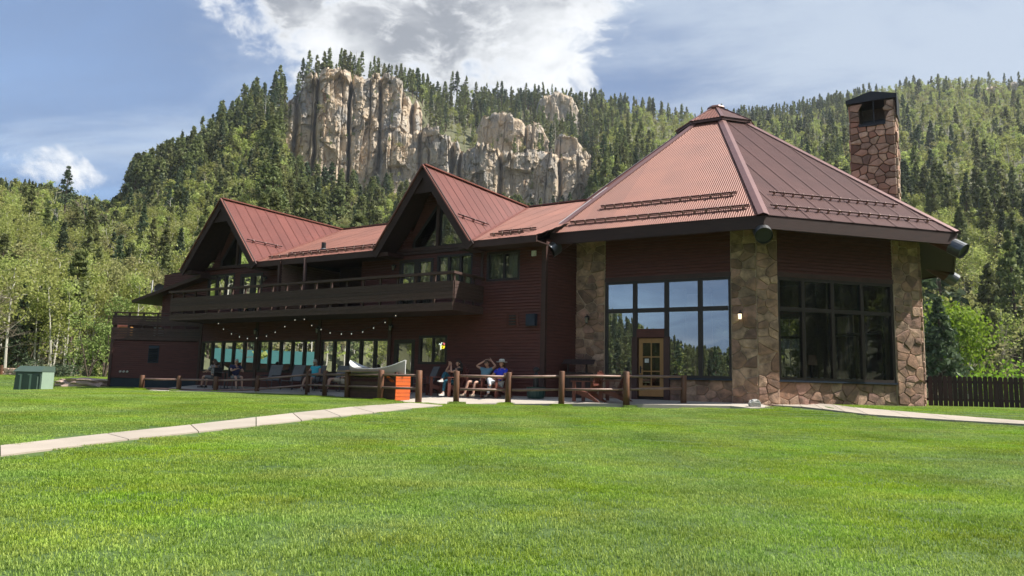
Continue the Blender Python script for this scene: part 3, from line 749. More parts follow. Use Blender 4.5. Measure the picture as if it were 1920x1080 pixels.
# stone piers on the corners
LEG = {-1: (0, 1.13), 0: (LF - 5.65, .78), 1: (LF - 5.40, .95), 2: (.95, .95), 3: (.95, .95), 4: (.95, .95)}
OF = .05
for kx, (la, lb) in LEG.items():
    f0, f1 = octf(kx), octf(kx + 1); q = MB()
    C = ov(kx, RW); 
    # mortar core: follows both faces
    def corner(o): return ov(kx, (RW * math.cos(R_(22.5)) + o) / math.cos(R_(22.5)))
    la_ = max(la, .02)
    poly = [f0.p(LF - la_, -.45, 0), f0.p(LF - la_, OF, 0), corner(OF), f1.p(lb, OF, 0), f1.p(lb, -.45, 0), corner(-.45)]
    q.prism([p_ + np.array([0, 0, -.5]) for p_ in poly], (0, 0, 6.25)); pier = q.part('stone_pier', MORTAR, lodge)
    if kx in (-1, 0, 1):
        dx = OF * math.tan(R_(22.5))
        if la > .1: stones(f0, LF - la + .01, LF + dx, -.30, 5.72, .31, pier, o=OF, dep=(.008, .055), mort=.010)
        if kx < 1: stones(f1, -dx, lb - .01, -.30, 5.72, .31, pier, o=OF, dep=(.008, .055), mort=.010)
        else: stones(f1, -dx, lb - .01, -.30, 5.72, .31, pier, o=OF, dep=(.02, .08), mort=.009)
        # side of the leg at the window reveal
        if kx == 1:
            sf = Fr(f1.p(lb, OF, 0), -f1.N[:2], f1.T[:2]); stones(sf, 0, .5, -.3, 5.7, .36, pier, dep=(.02, .06))
        if kx == 0:
            pass
    # log purlin end under the hip, with a metal cap
    a = ROT + R_(45) * kx; rd = np.array([math.cos(a), math.sin(a), 0])
    P = lambda r_, z_: np.array([CO[0], CO[1], 0]) + rd * r_ + np.array([0, 0, z_])
    r_out = 9.86 if kx != 1 else 10.0
    sl = .66
    q = MB(); q.tube([P(6.8, 5.16 + (r_out - 6.8) * sl), P(r_out - .34, 5.16 + .34 * sl)], .26, 16); lg = q.part('log_beam', LOGM, lodge, False)
    q = MB(); q.tube([P(r_out - .36, 5.16 + .36 * sl), P(r_out, 5.16)], .275, 18, cap=False); q.part('end_cap', STEEL, lg)
    q = MB(); q.tube([P(r_out - .08, 5.16 + .08 * sl), P(r_out - .05, 5.16 + .05 * sl)], .265, 18); q.part('log_end', BLACK, lg)
# roof planes
RT, ZTOP, ZOE = 1.25, 12.15, 5.84
for f in range(8):
    A, B = ov(f - 1, RE, ZOE), ov(f, RE, ZOE); A2, B2 = ov(f - 1, RT, ZTOP), ov(f, RT, ZTOP)
    T = (B - A) / np.linalg.norm(B - A); mid = (A2 + B2) / 2 - (A + B) / 2; L_ = np.linalg.norm(mid); Upf = mid / L_
    lb, lt = np.linalg.norm(B - A), np.linalg.norm(B2 - A2)
    poly = [(0, 0), (lb, 0), ((lb + lt) / 2, L_), ((lb - lt) / 2, L_)]
    m = ROOF_DARK if f in (1, 2) else ROOF_PALE  # two hall faces take the darker brown, the rest the paler red
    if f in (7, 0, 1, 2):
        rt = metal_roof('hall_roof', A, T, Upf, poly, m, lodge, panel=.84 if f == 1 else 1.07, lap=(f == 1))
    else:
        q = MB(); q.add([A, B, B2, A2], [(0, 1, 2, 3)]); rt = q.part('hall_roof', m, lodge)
    if f == 0:
        guard(A, T, Upf, .62, lb - .52, .62, 16, rt); guard(A, T, Upf, 1.45, lb - 1.12, 1.75, 14, rt)
    if f == 1:
        guard(A, T, Upf, .55, lb - .62, .62, 16, rt, dbl=False, bm=None); guard(A, T, Upf, 1.12, lb - 1.2, 1.75, 14, rt, dbl=False)
    # fascia and soffit
    q = MB(); A_, B_ = ov(f - 1, RE - .05, ZOE - .23), ov(f, RE - .05, ZOE - .23); q.beam(A_, B_, .06, .40, ext=.02); q.part('fascia', FASCIA, lodge)
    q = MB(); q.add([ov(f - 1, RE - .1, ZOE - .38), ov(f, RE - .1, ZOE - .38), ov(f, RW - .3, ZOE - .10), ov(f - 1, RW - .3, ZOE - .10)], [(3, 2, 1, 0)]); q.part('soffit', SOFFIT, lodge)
hc = []
for k in range(8):
    a, b = ov(k, RE + .03, ZOE + .02), ov(k, RT, ZTOP + .03)
    q = MB(); up = np.cross(b - a, np.cross((0, 0, 1), b - a)); d = np.cross((0, 0, 1), b - a); d = d / np.linalg.norm(d)
    upn = up / np.linalg.norm(up); w_ = .17
    for sg in (-1, 1):
        q.add([a + upn * .045, b + upn * .045, b + d * sg * w_ - upn * .015, a + d * sg * w_ - upn * .015], [(0, 1, 2, 3) if sg < 0 else (3, 2, 1, 0)])
        q.add([a + d * sg * w_ - upn * .015, b + d * sg * w_ - upn * .015, b + d * sg * w_ - upn * .05, a + d * sg * w_ - upn * .05], [(0, 1, 2, 3) if sg < 0 else (3, 2, 1, 0)])
    q.part('hip_cap', RIDGE_PALE, lodge)
# pale flashing where the wing roof dies into the hall
k1 = -1
for f0, f1 in ((.07, .26), (.27, .36)):
    a, b = ov(k1, RE, ZOE), ov(k1, RT, ZTOP); dd = b - a; side = np.cross((0, 0, 1), dd); side /= np.linalg.norm(side)
    q = MB(); q.beam(a + dd * f0 + side * .16 + [0, 0, .03], a + dd * f1 + side * .16 + [0, 0, .03], .13, .03); q.part('flashing', FLASH, lodge)
# cap on the peak
q = MB()
for k in range(8):
    A, B = ov(k, 1.78, 11.98), ov(k + 1, 1.78, 11.98); t = np.array([CO[0], CO[1], 13.12])
    q.add([A, B, t], [(0, 1, 2)]); q.add([A, B, B + [0, 0, -.10], A + [0, 0, -.10]], [(3, 2, 1, 0)])
    a2, b2 = ov(k, 1.45, 11.92), ov(k + 1, 1.45, 11.92); q.add([A + [0, 0, -.1], B + [0, 0, -.1], b2, a2], [(0, 1, 2, 3)])
    q.add([a2, b2, b2 + [0, 0, -.6], a2 + [0, 0, -.6]], [(3, 2, 1, 0)])
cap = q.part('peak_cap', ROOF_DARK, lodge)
for f in range(8):
    A, B = ov(f, 1.80, 12.0), ov(f + 1, 1.80, 12.0); t = np.array([CO[0], CO[1], 13.14]); T = (B - A) / np.linalg.norm(B - A); mid = t - (A + B) / 2; L_ = np.linalg.norm(mid); Upf = mid / L_; lb = np.linalg.norm(B - A)
    Nn = np.cross(T, Upf); V = []; fs = []; kk = 40
    for j in range(kk + 1):
        x = lb * j / kk; h = min(x, lb - x) / (lb / 2) * L_; d = .006 * (1 if j % 4 in (1, 2) else -1) + .012
        V += [A + T * x + Nn * d, A + T * x + Upf * h + Nn * d]
    MB().add(V, [(2 * j, 2 * j + 2, 2 * j + 3, 2 * j + 1) for j in range(kk)]).part('roof_panel', ROOF_PALE if f in (6, 7) else ROOF_DARK, cap)
q = MB()
for k in range(8): q.beam(ov(k, 1.83, 12.0), ov(k, .25, 13.02), .13, .04)
q.ball((CO[0], CO[1], 13.0), (.42, .42, .16)); q.part('hip_cap', RIDGE_PALE, cap)

# ---- chimney
CH = np.array([17.68, 38.0]); cw, cdp = 2.10, 1.35
CF = Fr(CH, -u_, n_)   # front face towards the lawn
zc0, zc1 = -.4, 15.6
q = MB()
CF.bx(q, .0, cw, -cdp, 0, zc0, 14.15); CF.bx(q, 0, .45, -cdp, 0, 14.15, zc1 - .18); CF.bx(q, cw - .45, cw, -cdp, 0, 14.15, zc1 - .18)
CF.bx(q, .45, cw - .45, -cdp, -cdp + .15, 14.15, zc1 - .18)
chim = q.part('chimney', DMORTAR, lodge)
stones(CF, 0, cw, 6.0, 15.38, .37, chim, CHSTONE, mort=.022, dep=(.05, .10), holes=[(.46, cw - .46, 14.2, 15.4)])
CS = Fr(CF.p(cw, 0, 0), -n_, -u_); stones(CS, 0, cdp, 6.0, 15.38, .37, chim, CHSTONE, mort=.022, dep=(.04, .10))
CL = Fr(CF.p(0, -cdp, 0), n_, u_); stones(CL, 0, cdp, 9.0, 15.38, .6, chim, CHSTONE, mort=.022, dep=(.04, .10))
q = MB(); lid = [(-.16, .14), (cw + .14, .14), (cw + .14, -cdp - .14), (-.16, -cdp - .14)]
zl = zc1 - .16
for (a, o), (b, o2) in zip(lid, lid[1:] + lid[:1]): q.add([CF.p(a, o, zl), CF.p(b, o2, zl), CF.p(b, o2, zl + .20), CF.p(a, o, zl + .20)], [(0, 1, 2, 3)])
rA, rB = CF.p(cw * .5, .14, zl + .52), CF.p(cw * .5, -cdp - .14, zl + .52); L4 = [CF.p(a, o, zl + .20) for a, o in lid]
q.add(L4 + [rA, rB], [(0, 3, 5, 4), (1, 4, 5, 2), (0, 4, 1), (2, 5, 3)]); q.add([CF.p(a, o, zl) for a, o in lid], [(3, 2, 1, 0)])
q.part('chimney_hood', BLACK, chim)
q = MB(); CF.bx(q, .42, cw - .42, .02, .13, 14.10, 14.24); CF.bx(q, cw * .53, cw * .53 + .05, -.02, .05, 14.24, 15.4); CF.bx(q, .45, cw - .45, -cdp + .16, -cdp + .2, 14.24, 14.8); q.part('spark_guard', BLACK, chim)
q = MB(); CF.bx(q, cw + .10, cw + .14, -cdp - .1, .1, 14.5, zl); q.part('side_flashing', BLACK, chim)
print('lodge ok', len(bpy.data.objects))
# ------------------------------------------------------------------ ground
def gz(x, y):
    x = np.asarray(x, float); y = np.asarray(y, float)
    r = np.clip(y / 23.0, -.6, 1)
    z = -.27 - .84 * (1 - r) ** 1.12
    z = z + .19 * sstep(4, 11, x) * sstep(19.5, 24.5, y)
    z = z + .40 * sstep(33, 43, y) * sstep(-15.5, -21, x)
    z = z - .22 * sstep(-16, -24, x) * (1 - sstep(36, 43, y)) * sstep(20, 30, y)
    z = z + .05 * (fbm(x * .35, y * .35, 3) - .5)
    return z
def gpt(px, py):
    Y = 20.0
    for _ in range(60):
        p = at_y(px, py, Y); z = float(gz(p[0], p[1]))
        v = ray(px, py); t = (z - EYE) / v[2]; Yn = v[1] * t
        if not (1 < Yn < 200): Yn = 60
        Y = .6 * Y + .4 * Yn
    p = at_y(px, py, Y); return np.array([p[0], p[1], float(gz(p[0], p[1]))])

PATH_L = [((0, 838), (0, 857)), ((200, 815), (240, 826)), ((480, 784), (480, 799.5)), ((660, 764), (700, 775)), ((770, 756.5), (830, 761))]
pl = [(gpt(*a), gpt(*b)) for a, b in PATH_L]
d0 = pl[0][0] - pl[1][0]; pl.insert(0, (pl[0][0] + d0 * 1.6, pl[0][1] + (pl[0][1] - pl[1][1]) * 1.6))
SIDE_R = [((1395, 753.5), (1395, 757.5)), ((1462, 755), (1468, 763.5)), ((1600, 766.7), (1627, 780)), ((1740, 778.5), (1790, 791)), ((1920, 792), (1990, 802))]
pr = [(gpt(*a), gpt(*b)) for a, b in SIDE_R]
print('path', [np.round(a, 1) for a, b in pl], [np.round(a, 1) for a, b in pr])
PATIO = [WF.p(19.1, 0, 0)[:2], W, ov(-1, RW)[:2], ov(0, RW - .3)[:2], ov(0, RW + .9)[:2] + np.array([.3, 0]), np.array([7.4, 23.2]), np.array([6.9, 23.5]), np.array([1.6, 23.32]), np.array([-1.5, 23.3]), np.array([-1.9, 23.1]), np.array([-3.4, 24.2]), np.array([-8.3, 30.2]), np.array([-15.6, 31.6]), np.array([-15.3, 36.6])]
def inpoly(x, y, P):
    x = np.asarray(x); y = np.asarray(y); r = np.zeros(x.shape, bool)
    for (x0, y0), (x1, y1) in zip(P, list(P[1:]) + [P[0]]):
        c = ((y0 > y) != (y1 > y)) & (x < (x1 - x0) * (y - y0) / ((y1 - y0) or 1e-9) + x0); r ^= c
    return r
PATHP = [[a[:2] for a, b in pl] + [b[:2] for a, b in pl[::-1]], [a[:2] for a, b in pr] + [b[:2] for a, b in pr[::-1]]]
BUILD = [[WF.p(-.0, 0, 0)[:2], WF.p(19.1, 0, 0)[:2], AX.p(4.5, 0, 0)[:2], WF.p(24, -14, 0)[:2], WF.p(-8, -14, 0)[:2]], [ov(k, RW + .02)[:2] for k in range(8)]]

lawn_mat = mat('lawn_soil', (.075, .125, .022), (.045, .085, .016), 1.1, .95, (1, 1, 1), .3, fine=60, world=True)
def grid_mesh(name, xs, ys, zf, m):
    X, Y = np.meshgrid(xs, ys); Z = zf(X, Y); nx, ny = len(xs), len(ys)
    v = np.stack([X, Y, Z], -1).reshape(-1, 3); i = np.arange(nx * ny).reshape(ny, nx)
    f = np.stack([i[:-1, :-1], i[:-1, 1:], i[1:, 1:], i[1:, :-1]], -1).reshape(-1, 4)
    me = bpy.data.meshes.new(name); me.from_pydata(v.tolist(), [], f.tolist()); me.materials.append(m)
    me.polygons.foreach_set('use_smooth', [True] * len(f)); return me
def lawn_z(X, Y):
    z = gz(X, Y)
    inside = inpoly(X.ravel(), Y.ravel(), PATIO).reshape(X.shape) | inpoly(X.ravel(), Y.ravel(), BUILD[0]).reshape(X.shape) | inpoly(X.ravel(), Y.ravel(), BUILD[1]).reshape(X.shape)
    return np.where(inside, -.62, z)
lawn = link('lawn', grid_mesh('lawn', np.linspace(-62, 62, 249), np.linspace(-40, 64, 209), lawn_z, lawn_mat)); tag(lawn, 'bright green mown lawn sloping gently up to the lodge', kind='structure')

# patio slab
pm = MB(); top = [np.array([p_[0], p_[1], float(patio_z(p_[0], p_[1]))]) for p_ in PATIO]
def fine(P):
    out = []
    for a, b in zip(P, P[1:] + P[:1]):
        k = max(1, int(np.hypot(*(b - a)[:2]) / 1.0))
        out += [a + (b - a) * i / k for i in range(k)]
    return out
pp = fine(top); pp = [np.array([p_[0], p_[1], float(patio_z(p_[0], p_[1]))]) for p_ in pp]
bm_ = bmesh.new()
vsb = [bm_.verts.new(p_) for p_ in pp]; fb = bm_.faces.new(vsb); bmesh.ops.triangulate(bm_, faces=[fb])
me = bpy.data.meshes.new('patio'); bm_.to_mesh(me); bm_.free(); me.materials.append(PATIOC)
patio = link('patio', me); tag(patio, 'pale concrete patio between the log fence and the lodge wall', kind='structure')
sk = MB()
for a, b in zip(pp, pp[1:] + pp[:1]): sk.add([a, b, b + [0, 0, -.4], a + [0, 0, -.4]], [(3, 2, 1, 0)])
sk.part('patio_edge', PATIOC, patio)
# walks made of poured slabs
def walk(name, label, prs, step, lift):
    root = thing(name, label, None); root['kind'] = 'structure'
    for (a0, b0), (a1, b1) in zip(prs, prs[1:]):
        k = max(1, round(np.linalg.norm((a1 + b1 - a0 - b0) / 2) / step)); 
        for i in range(k):
            f0, f1 = i / k + .004, (i + 1) / k - .004
            q = [a0 + (a1 - a0) * f0, b0 + (b1 - b0) * f0, b0 + (b1 - b0) * f1, a0 + (a1 - a0) * f1]
            q = [np.array([*p_[:2], float(gz(p_[0], p_[1])) + lift]) for p_ in q]
            MB().hexa([p_ + np.array([0, 0, -.12]) for p_ in q] + q).part('concrete_slab', CONCRETE, root)
    return root
walk('footpath', 'pale concrete footpath crossing the lawn from the left to the patio', pl, 1.5, .024)
walk('sidewalk', 'pale concrete walk curving along the right side of the stone hall', pr, 1.1, .05)

# ------------------------------------------------------------------ terrain
def azp(px): return math.degrees(math.atan((px - 960) / FPX))
def elev(px, py): v = ray(px, py); return v[2] / math.hypot(v[0], v[1])
TAB = []   # az, foot, ridge distance, ridge tan(elev)
for px, df, dr, y in ((-500, 52, 170, 330), (-250, 55, 185, 375), (0, 58, 190, 392), (60, 58, 192, 398), (120, 58, 196, 420), (180, 60, 205, 428), (235, 60, 222, 384), (300, 62, 246, 328), (380, 64, 268, 262), (430, 66, 280, 218), (500, 66, 290, 186), (530, 66, 312, 176), (580, 66, 320, 150), (700, 66, 324, 152), (765, 66, 330, 172), (800, 66, 372, 196), (900, 66, 405, 202), (1000, 66, 420, 203), (1100, 66, 432, 206), (1200, 68, 450, 217), (1300, 70, 475, 234), (1400, 70, 500, 232), (1500, 72, 520, 222), (1600, 74, 550, 196), (1700, 78, 585, 172), (1800, 80, 600, 161), (1920, 82, 610, 166), (2200, 84, 640, 130)):
    TAB.append((azp(px), df, dr, elev(px, y)))
for a, df, dr, e in ((55, 85, 420, 22), (80, 85, 380, 21), (100, 85, 360, 21), (122, 80, 340, 24), (142, 75, 320, 21), (160, 75, 330, 12), (176, 80, 380, 6.5), (195, 85, 420, 3.2), (212, 140, 430, 1.0), (222, 150, 420, 1.0), (229, 150, 420, 1.4), (232, 140, 400, 2.6), (235, 170, 380, 6), (239, 165, 350, 10.5), (250, 140, 310, 15), (268, 112, 290, 16), (286, 108, 260, 16), (297, 60, 200, 15.5), (308, 52, 175, 15.5)):
    TAB.append((a, df, dr, math.tan(R_(e))))
TAB = [(a if a > -90 else a + 360, *r) for a, *r in TAB]
TAB = sorted([(a % 360, *r) for a, *r in TAB]); TAB = [(TAB[-1][0] - 360, *TAB[-1][1:])] + TAB + [(TAB[0][0] + 360, *TAB[0][1:])]
TA = np.array(TAB)
CX = np.array([505, 522, 560, 640, 720, 775, 800, 850, 905, 960, 1020, 1060, 1105, 1122], float)
CB = np.array([322, 322, 334, 348, 356, 360, 362, 366, 380, 390, 392, 390, 385, 380], float)
CT = np.array([255, 228, 172, 150, 154, 182, 256, 266, 280, 286, 288, 294, 322, 345], float)
CD = np.array([300, 300, 300, 300, 302, 304, 296, 292, 290, 290, 292, 294, 298, 300], float)
def pxaz(az): return 960 + FPX * np.tan(np.radians(np.clip(az, -60, 60)))
def tz(x, y, rough=True):
    x = np.asarray(x, float); y = np.asarray(y, float)
    d = np.hypot(x, y); az = np.degrees(np.arctan2(x, y)) % 360
    df = np.interp(az, TA[:, 0], TA[:, 1]); dr = np.interp(az, TA[:, 0], TA[:, 2]); te = np.interp(az, TA[:, 0], TA[:, 3])
    zr = EYE + dr * te
    t = np.clip((d - df) / (dr - df), 0, 1)
    z = -.7 + (zr + .7) * t ** 1.12
    # cliff band
    a2 = np.where(az > 180, az - 360, az); px = pxaz(a2); front = (np.abs(a2) < 40)
    dc = np.interp(px, CX, CD)
    eb = (708 + (px - 960) * .0235 - np.interp(px, CX, CB)) / FPX * .985; et = (708 + (px - 960) * .0235 - np.interp(px, CX, CT)) / FPX * .985
    zb = EYE + dc * eb; zt = EYE + (dc + 8) * et
    zc = np.where(d < dc, -.7 + (zb + .7) * np.clip((d - df) / (dc - df), 0, 1) ** 1.12, np.where(d < dc + 8, zb + (zt - zb) * (d - dc) / 8, zt + (zr - zt) * np.clip((d - dc - 8) / np.maximum(dr - dc - 8, 5), 0, 1)))
    w = sstep(500, 528, px) * (1 - sstep(1095, 1125, px)) * front
    z = z * (1 - w) + zc * w
    if rough:
        z = z + (fbm(x * .03, y * .03, 5) - .47) * 7 * np.clip(t * 3, 0, 1) * (1 - .8 * np.clip(t, 0, 1) ** 3) + (fbm(x * .15, y * .15, 9) - .47) * 1.2 * np.clip(t * 8, 0, 1)
    return z
azs = np.concatenate([np.arange(-40, 40, .4), np.arange(40, 320, 3.0)]); ds = np.concatenate([np.arange(46, 285, 4.5), np.arange(285, 316, 2.5), np.arange(316, 460, 7), np.arange(460, 700, 12), [760, 900, 1200, 1800, 3000]])
AZ, DD = np.meshgrid(np.radians(azs), ds); X = DD * np.sin(AZ); Y = DD * np.cos(AZ)
Z = tz(X, Y); Z = np.where(DD > 900, np.minimum(Z, 60), Z)
na, ndd = len(azs), len(ds); idx = np.arange(na * ndd).reshape(ndd, na)
F = []
for i in range(ndd - 1):
    a = idx[i]; b = idx[i + 1]; F.append(np.stack([a, np.roll(a, -1), np.roll(b, -1), b], -1))
F = np.concatenate(F)
hm = mat('forest_floor', (.120, .118, .055), (.075, .082, .036), .12, .95, (1, 1, 1), .5, fine=25, world=True)
me = bpy.data.meshes.new('hillside'); me.from_pydata(np.stack([X, Y, Z], -1).reshape(-1, 3).tolist(), [], F[:, ::-1].tolist()); me.materials.append(hm)
me.polygons.foreach_set('use_smooth', [True] * len(F)); hill = link('hillside', me); tag(hill, 'forested canyon hillside rising behind the lodge', kind='structure')

# ------------------------------------------------------------------ cliffs
def cliff_mat():
    m, N, L, P = new_mat('limestone'); P.inputs['Roughness'].default_value = .9; P.inputs['Specular IOR Level'].default_value = .2
    g = N.new('ShaderNodeNewGeometry')
    def nz(scale, st, det=7, dist=0.0):
        mp = N.new('ShaderNodeMapping'); mp.inputs['Scale'].default_value = st; L.new(g.outputs['Position'], mp.inputs[0])
        n = N.new('ShaderNodeTexNoise'); n.inputs['Scale'].default_value = scale; n.inputs['Detail'].default_value = det; n.inputs['Roughness'].default_value = .65; n.inputs['Distortion'].default_value = dist
        L.new(mp.outputs[0], n.inputs[0]); return n.outputs[0]
    def ramp(v, a, b):
        r = N.new('ShaderNodeMapRange'); r.inputs[1].default_value = a; r.inputs[2].default_value = b; L.new(v, r.inputs[0]); return r.outputs[0]
    def mix(f, a, b):
        n = N.new('ShaderNodeMix'); n.data_type = 'RGBA'
        for i, v in ((0, f), (6, a), (7, b)):
            if isinstance(v, tuple): n.inputs[i].default_value = (*v, 1)
            else: L.new(v, n.inputs[i])
        return n.outputs[2]
    c = mix(ramp(nz(.22, (1, 1, .55)), .35, .65), (.49, .380, .262), (.53, .450, .350))
    c = mix(ramp(nz(.085, (1, 1, .8), 9, .8), .47, .60), c, (.30, .285, .262))
    c = mix(ramp(nz(.6, (1, 1, .22), 7, .9), .58, .74), c, (.15, .143, .135))
    c = mix(ramp(nz(.35, (1, 1, .14), 6), .58, .72), c, (.30, .165, .08))
    c = mix(ramp(nz(.9, (1, 1, .12), 6), .60, .78), c, (.10, .095, .09))
    c = mix(ramp(nz(.5, (.25, .25, 2.2), 6, 1.5), .62, .72), c, (.13, .11, .09))
    c = mix(ramp(nz(2.2, (1, 1, .8), 8, .5), .62, .78), c, (.16, .14, .12))
    L.new(c, P.inputs['Base Color'])
    b = N.new('ShaderNodeBump'); b.inputs['Strength'].default_value = .8; b.inputs['Distance'].default_value = .55
    L.new(nz(.9, (1, 1, .6), 9), b.inputs['Height']); L.new(b.outputs[0], P.inputs['Normal']); return m
CLM = cliff_mat()
def facets(L_, z, w, h, sd_, A, B):
    """broken planar faces: each cell of an irregular mosaic is a tilted plane"""
    qx = L_ / w; qz = z / h + L_ * 0; ix = np.floor(qx); iz = np.floor(qz); best = np.full(L_.shape, 9e9); out = np.zeros(L_.shape)
    for a in (-1, 0, 1):
        for b in (-1, 0, 1):
            cx, cz = ix + a, iz + b; jx = cx + .1 + .8 * _h(cx, cz, sd_); jz = cz + .1 + .8 * _h(cx, cz, sd_ + 1); dx, dz = qx - jx, qz - jz; d2 = dx * dx + dz * dz
            v = A * _h(cx, cz, sd_ + 2) + B * (dx * w * (_h(cx, cz, sd_ + 3) - .42) * 2 + dz * h * (_h(cx, cz, sd_ + 4) - .62)); m = d2 < best
            best = np.where(m, d2, best); out = np.where(m, v, out)
    return out
def cliff(name, label, pts, nu, nv, seed, amp=1.0, cracks=(), wide=1.0, lean=.05):
    """rock wall along a path; pts: (px, y_top, y_base, distance)"""
    P = np.array(pts, float); u = np.linspace(0, 1, nu); kk = np.linspace(0, 1, len(P))
    PX = P[0, 0] + (P[-1, 0] - P[0, 0]) * u
    yt = np.interp(PX, P[:, 0], P[:, 1]); yb = np.interp(PX, P[:, 0], P[:, 2]); dd = np.interp(PX, P[:, 0], P[:, 3])
    T0 = np.array([at_dist(p, y, d) for p, y, d in zip(PX, yt, dd)]); B0 = np.array([at_dist(p, y, d) for p, y, d in zip(PX, yb, dd)])
    L_ = np.concatenate([[0], np.cumsum(np.hypot(*np.diff(T0[:, :2], axis=0).T))])
    jag = (fbm(L_ * .22, L_ * 0 + seed, seed, 4) - .5) * 6.0 + (_h(np.floor(L_ / 5.2), L_ * 0 + seed, seed + 3) - .5) * 4.5 + (_h(np.floor(L_ / 2.3), L_ * 0 + seed, seed + 4) - .5) * 1.5
    zt = T0[:, 2] + jag * min(1, amp * .8); zb = B0[:, 2] - 14
    out = -T0[:, :2] / np.linalg.norm(T0[:, :2], axis=1)[:, None]
    v = np.linspace(0, 1, nv); V = []
    H = zt - zb
    for j, vv in enumerate(v):
        z = zb + H * vv; Lz = L_
        wob = (fbm(Lz * .05, z * .04, seed + 1) - .5) * 5
        def block(w, h, A, B, sd_):
            q = (Lz + wob + (fbm(Lz * .9 / w, z * .15 / h, sd_ + 5, 3) - .5) * w * .7) / w; ci = np.floor(q); fr_ = q - ci
            tq = z / h + _h(ci, ci * 0 + 3, sd_) * 3 + (fbm(Lz * .25, z * .02, sd_ + 7, 3) - .5) * .9; ti = np.floor(tq)
            return A * _h(ci, ti, sd_) + B * (_h(ci, ti, sd_ + 1) - .42) * (fr_ - .5) - .22 * A * np.exp(-(np.minimum(fr_, 1 - fr_) * w / .45) ** 2) - .14 * A * np.exp(-((tq - ti) * h / .6) ** 2)
        D = block(13, 34, 6.0, 7.0, seed + 2) + block(5.2, 12, 1.5, 2.6, seed + 4) + block(2.1, 5, .55, 1.0, seed + 6)
        sk_ = Lz + (fbm(z * .05, z * 0 + seed, seed + 30, 3) - .5) * 3
        D = D + facets(sk_, z, 8.5, 17, seed + 40, 3.2, .42) + facets(sk_, z, 3.4, 6.0, seed + 46, 1.35, .40) + facets(sk_, z, 1.3, 1.7, seed + 52, .55, .35) + 2.2 * (fbm(Lz * .07, z * .025, seed + 8, 3) - .5) + .5 * (fbm(Lz * 1.1, z * .9, seed + 12, 3) - .5)
        led = z * .07 + fbm(Lz * .04, z * .01, seed + 14, 3) * 1.2; lf = led - np.floor(led); D = D + 1.8 * (lf - .5) * (_h(np.floor(led), np.floor(Lz / 14), seed + 15) > .5)
        D = D * amp
        for cpx, wd, dp in cracks:
            q = (PX - cpx - (fbm(z * .10, z * 0 + cpx, seed, 4) - .47) * 8) / wd; D = D - dp * np.exp(-q * q)
        D = D - (1 - vv) * 0 + (1 - vv) * H * lean
        top = sstep(.95, 1.0, vv); D = D - top * 1.2 * amp
        V.append(np.stack([T0[:, 0] + out[:, 0] * D, T0[:, 1] + out[:, 1] * D, z], -1))
    for back, dz in ((7, 1.0), (20, -1.0), (26, -40.0)):       # top shelf and back of the rock
        V.append(np.stack([T0[:, 0] - out[:, 0] * back, T0[:, 1] - out[:, 1] * back, zt + dz], -1))
    n2 = len(V); idx = np.arange(n2 * nu).reshape(n2, nu)
    f = np.stack([idx[:-1, :-1], idx[:-1, 1:], idx[1:, 1:], idx[1:, :-1]], -1).reshape(-1, 4)
    me = bpy.data.meshes.new(name); me.from_pydata(np.concatenate(V).tolist(), [], f.tolist()); me.materials.append(CLM)
    o = link(name, me); tag(o, label, kind='structure'); CLV.append(np.stack(V[:nv], 0)); return o
CLV = []
cliff('cliff', 'tall pale limestone cliff with two dark clefts rising on the butte left of centre', [(512, 262, 325, 306), (530, 215, 325, 303), (556, 180, 330, 302), (572, 152, 336, 301), (610, 142, 345, 300), (655, 142, 350, 300), (700, 148, 352, 301), (750, 160, 356, 303), (776, 182, 360, 306), (792, 214, 362, 310)], 440, 230, 21, .82, ((597, 3.0, 9), (660, 2.4, 10), (716, 3, 5), (774, 4, 7), (558, 5, 6)))
cliff('cliff', 'lower grey and tan limestone cliff running behind the right-hand gable', [(726, 262, 362, 293), (745, 244, 362, 292), (800, 246, 366, 291), (850, 268, 372, 290), (868, 290, 380, 292), (905, 278, 388, 289), (960, 284, 396, 289), (1010, 286, 398, 291), (1050, 288, 398, 292), (1090, 296, 396, 295), (1112, 338, 396, 299)], 520, 150, 47, .8, ((848, 4, 6), (862, 3, 6), (940, 4, 6), (1050, 4, 5), (790, 4, 4)))
cliff('cliff', 'upper tier of layered tan limestone above the lower cliff', [(892, 246, 300, 322), (905, 221, 300, 321), (930, 217, 302, 320), (975, 226, 306, 320), (1010, 238, 308, 322), (1030, 268, 310, 325)], 220, 90, 63, .6, ((985, 3, 4),))
cliff('rock_outcrop', 'rough grey-brown rock outcrop among the skyline pines above the cliffs', [(1000, 224, 262, 378), (1012, 186, 262, 377), (1040, 174, 264, 376), (1072, 182, 262, 377), (1092, 222, 262, 379)], 110, 60, 71, .55)
cliff('rock_outcrop', 'small dark rock outcrop in the trees right of the cliffs', [(1040, 272, 320, 306), (1052, 255, 322, 304), (1085, 262, 322, 304), (1108, 292, 322, 306)], 80, 50, 77, .5)
cliff('rock_outcrop', 'flat pale grey rock face in the trees left of the main cliff', [(470, 352, 372, 236), (476, 330, 374, 235), (512, 328, 376, 235), (520, 350, 374, 236)], 60, 40, 83, .22)
cliff('rock_outcrop', 'dark rock band under the ridge near the upper right corner', [(1740, 190, 215, 560), (1765, 172, 215, 558), (1840, 168, 205, 562), (1925, 160, 200, 568), (1990, 165, 200, 570)], 120, 40, 91, .6)
cliff('rock_outcrop', 'grey crag halfway up the right hillside', [(1838, 360, 388, 330), (1850, 335, 390, 328), (1900, 330, 392, 328), (1960, 345, 392, 330)], 70, 40, 97, .45)
print('terrain ok')
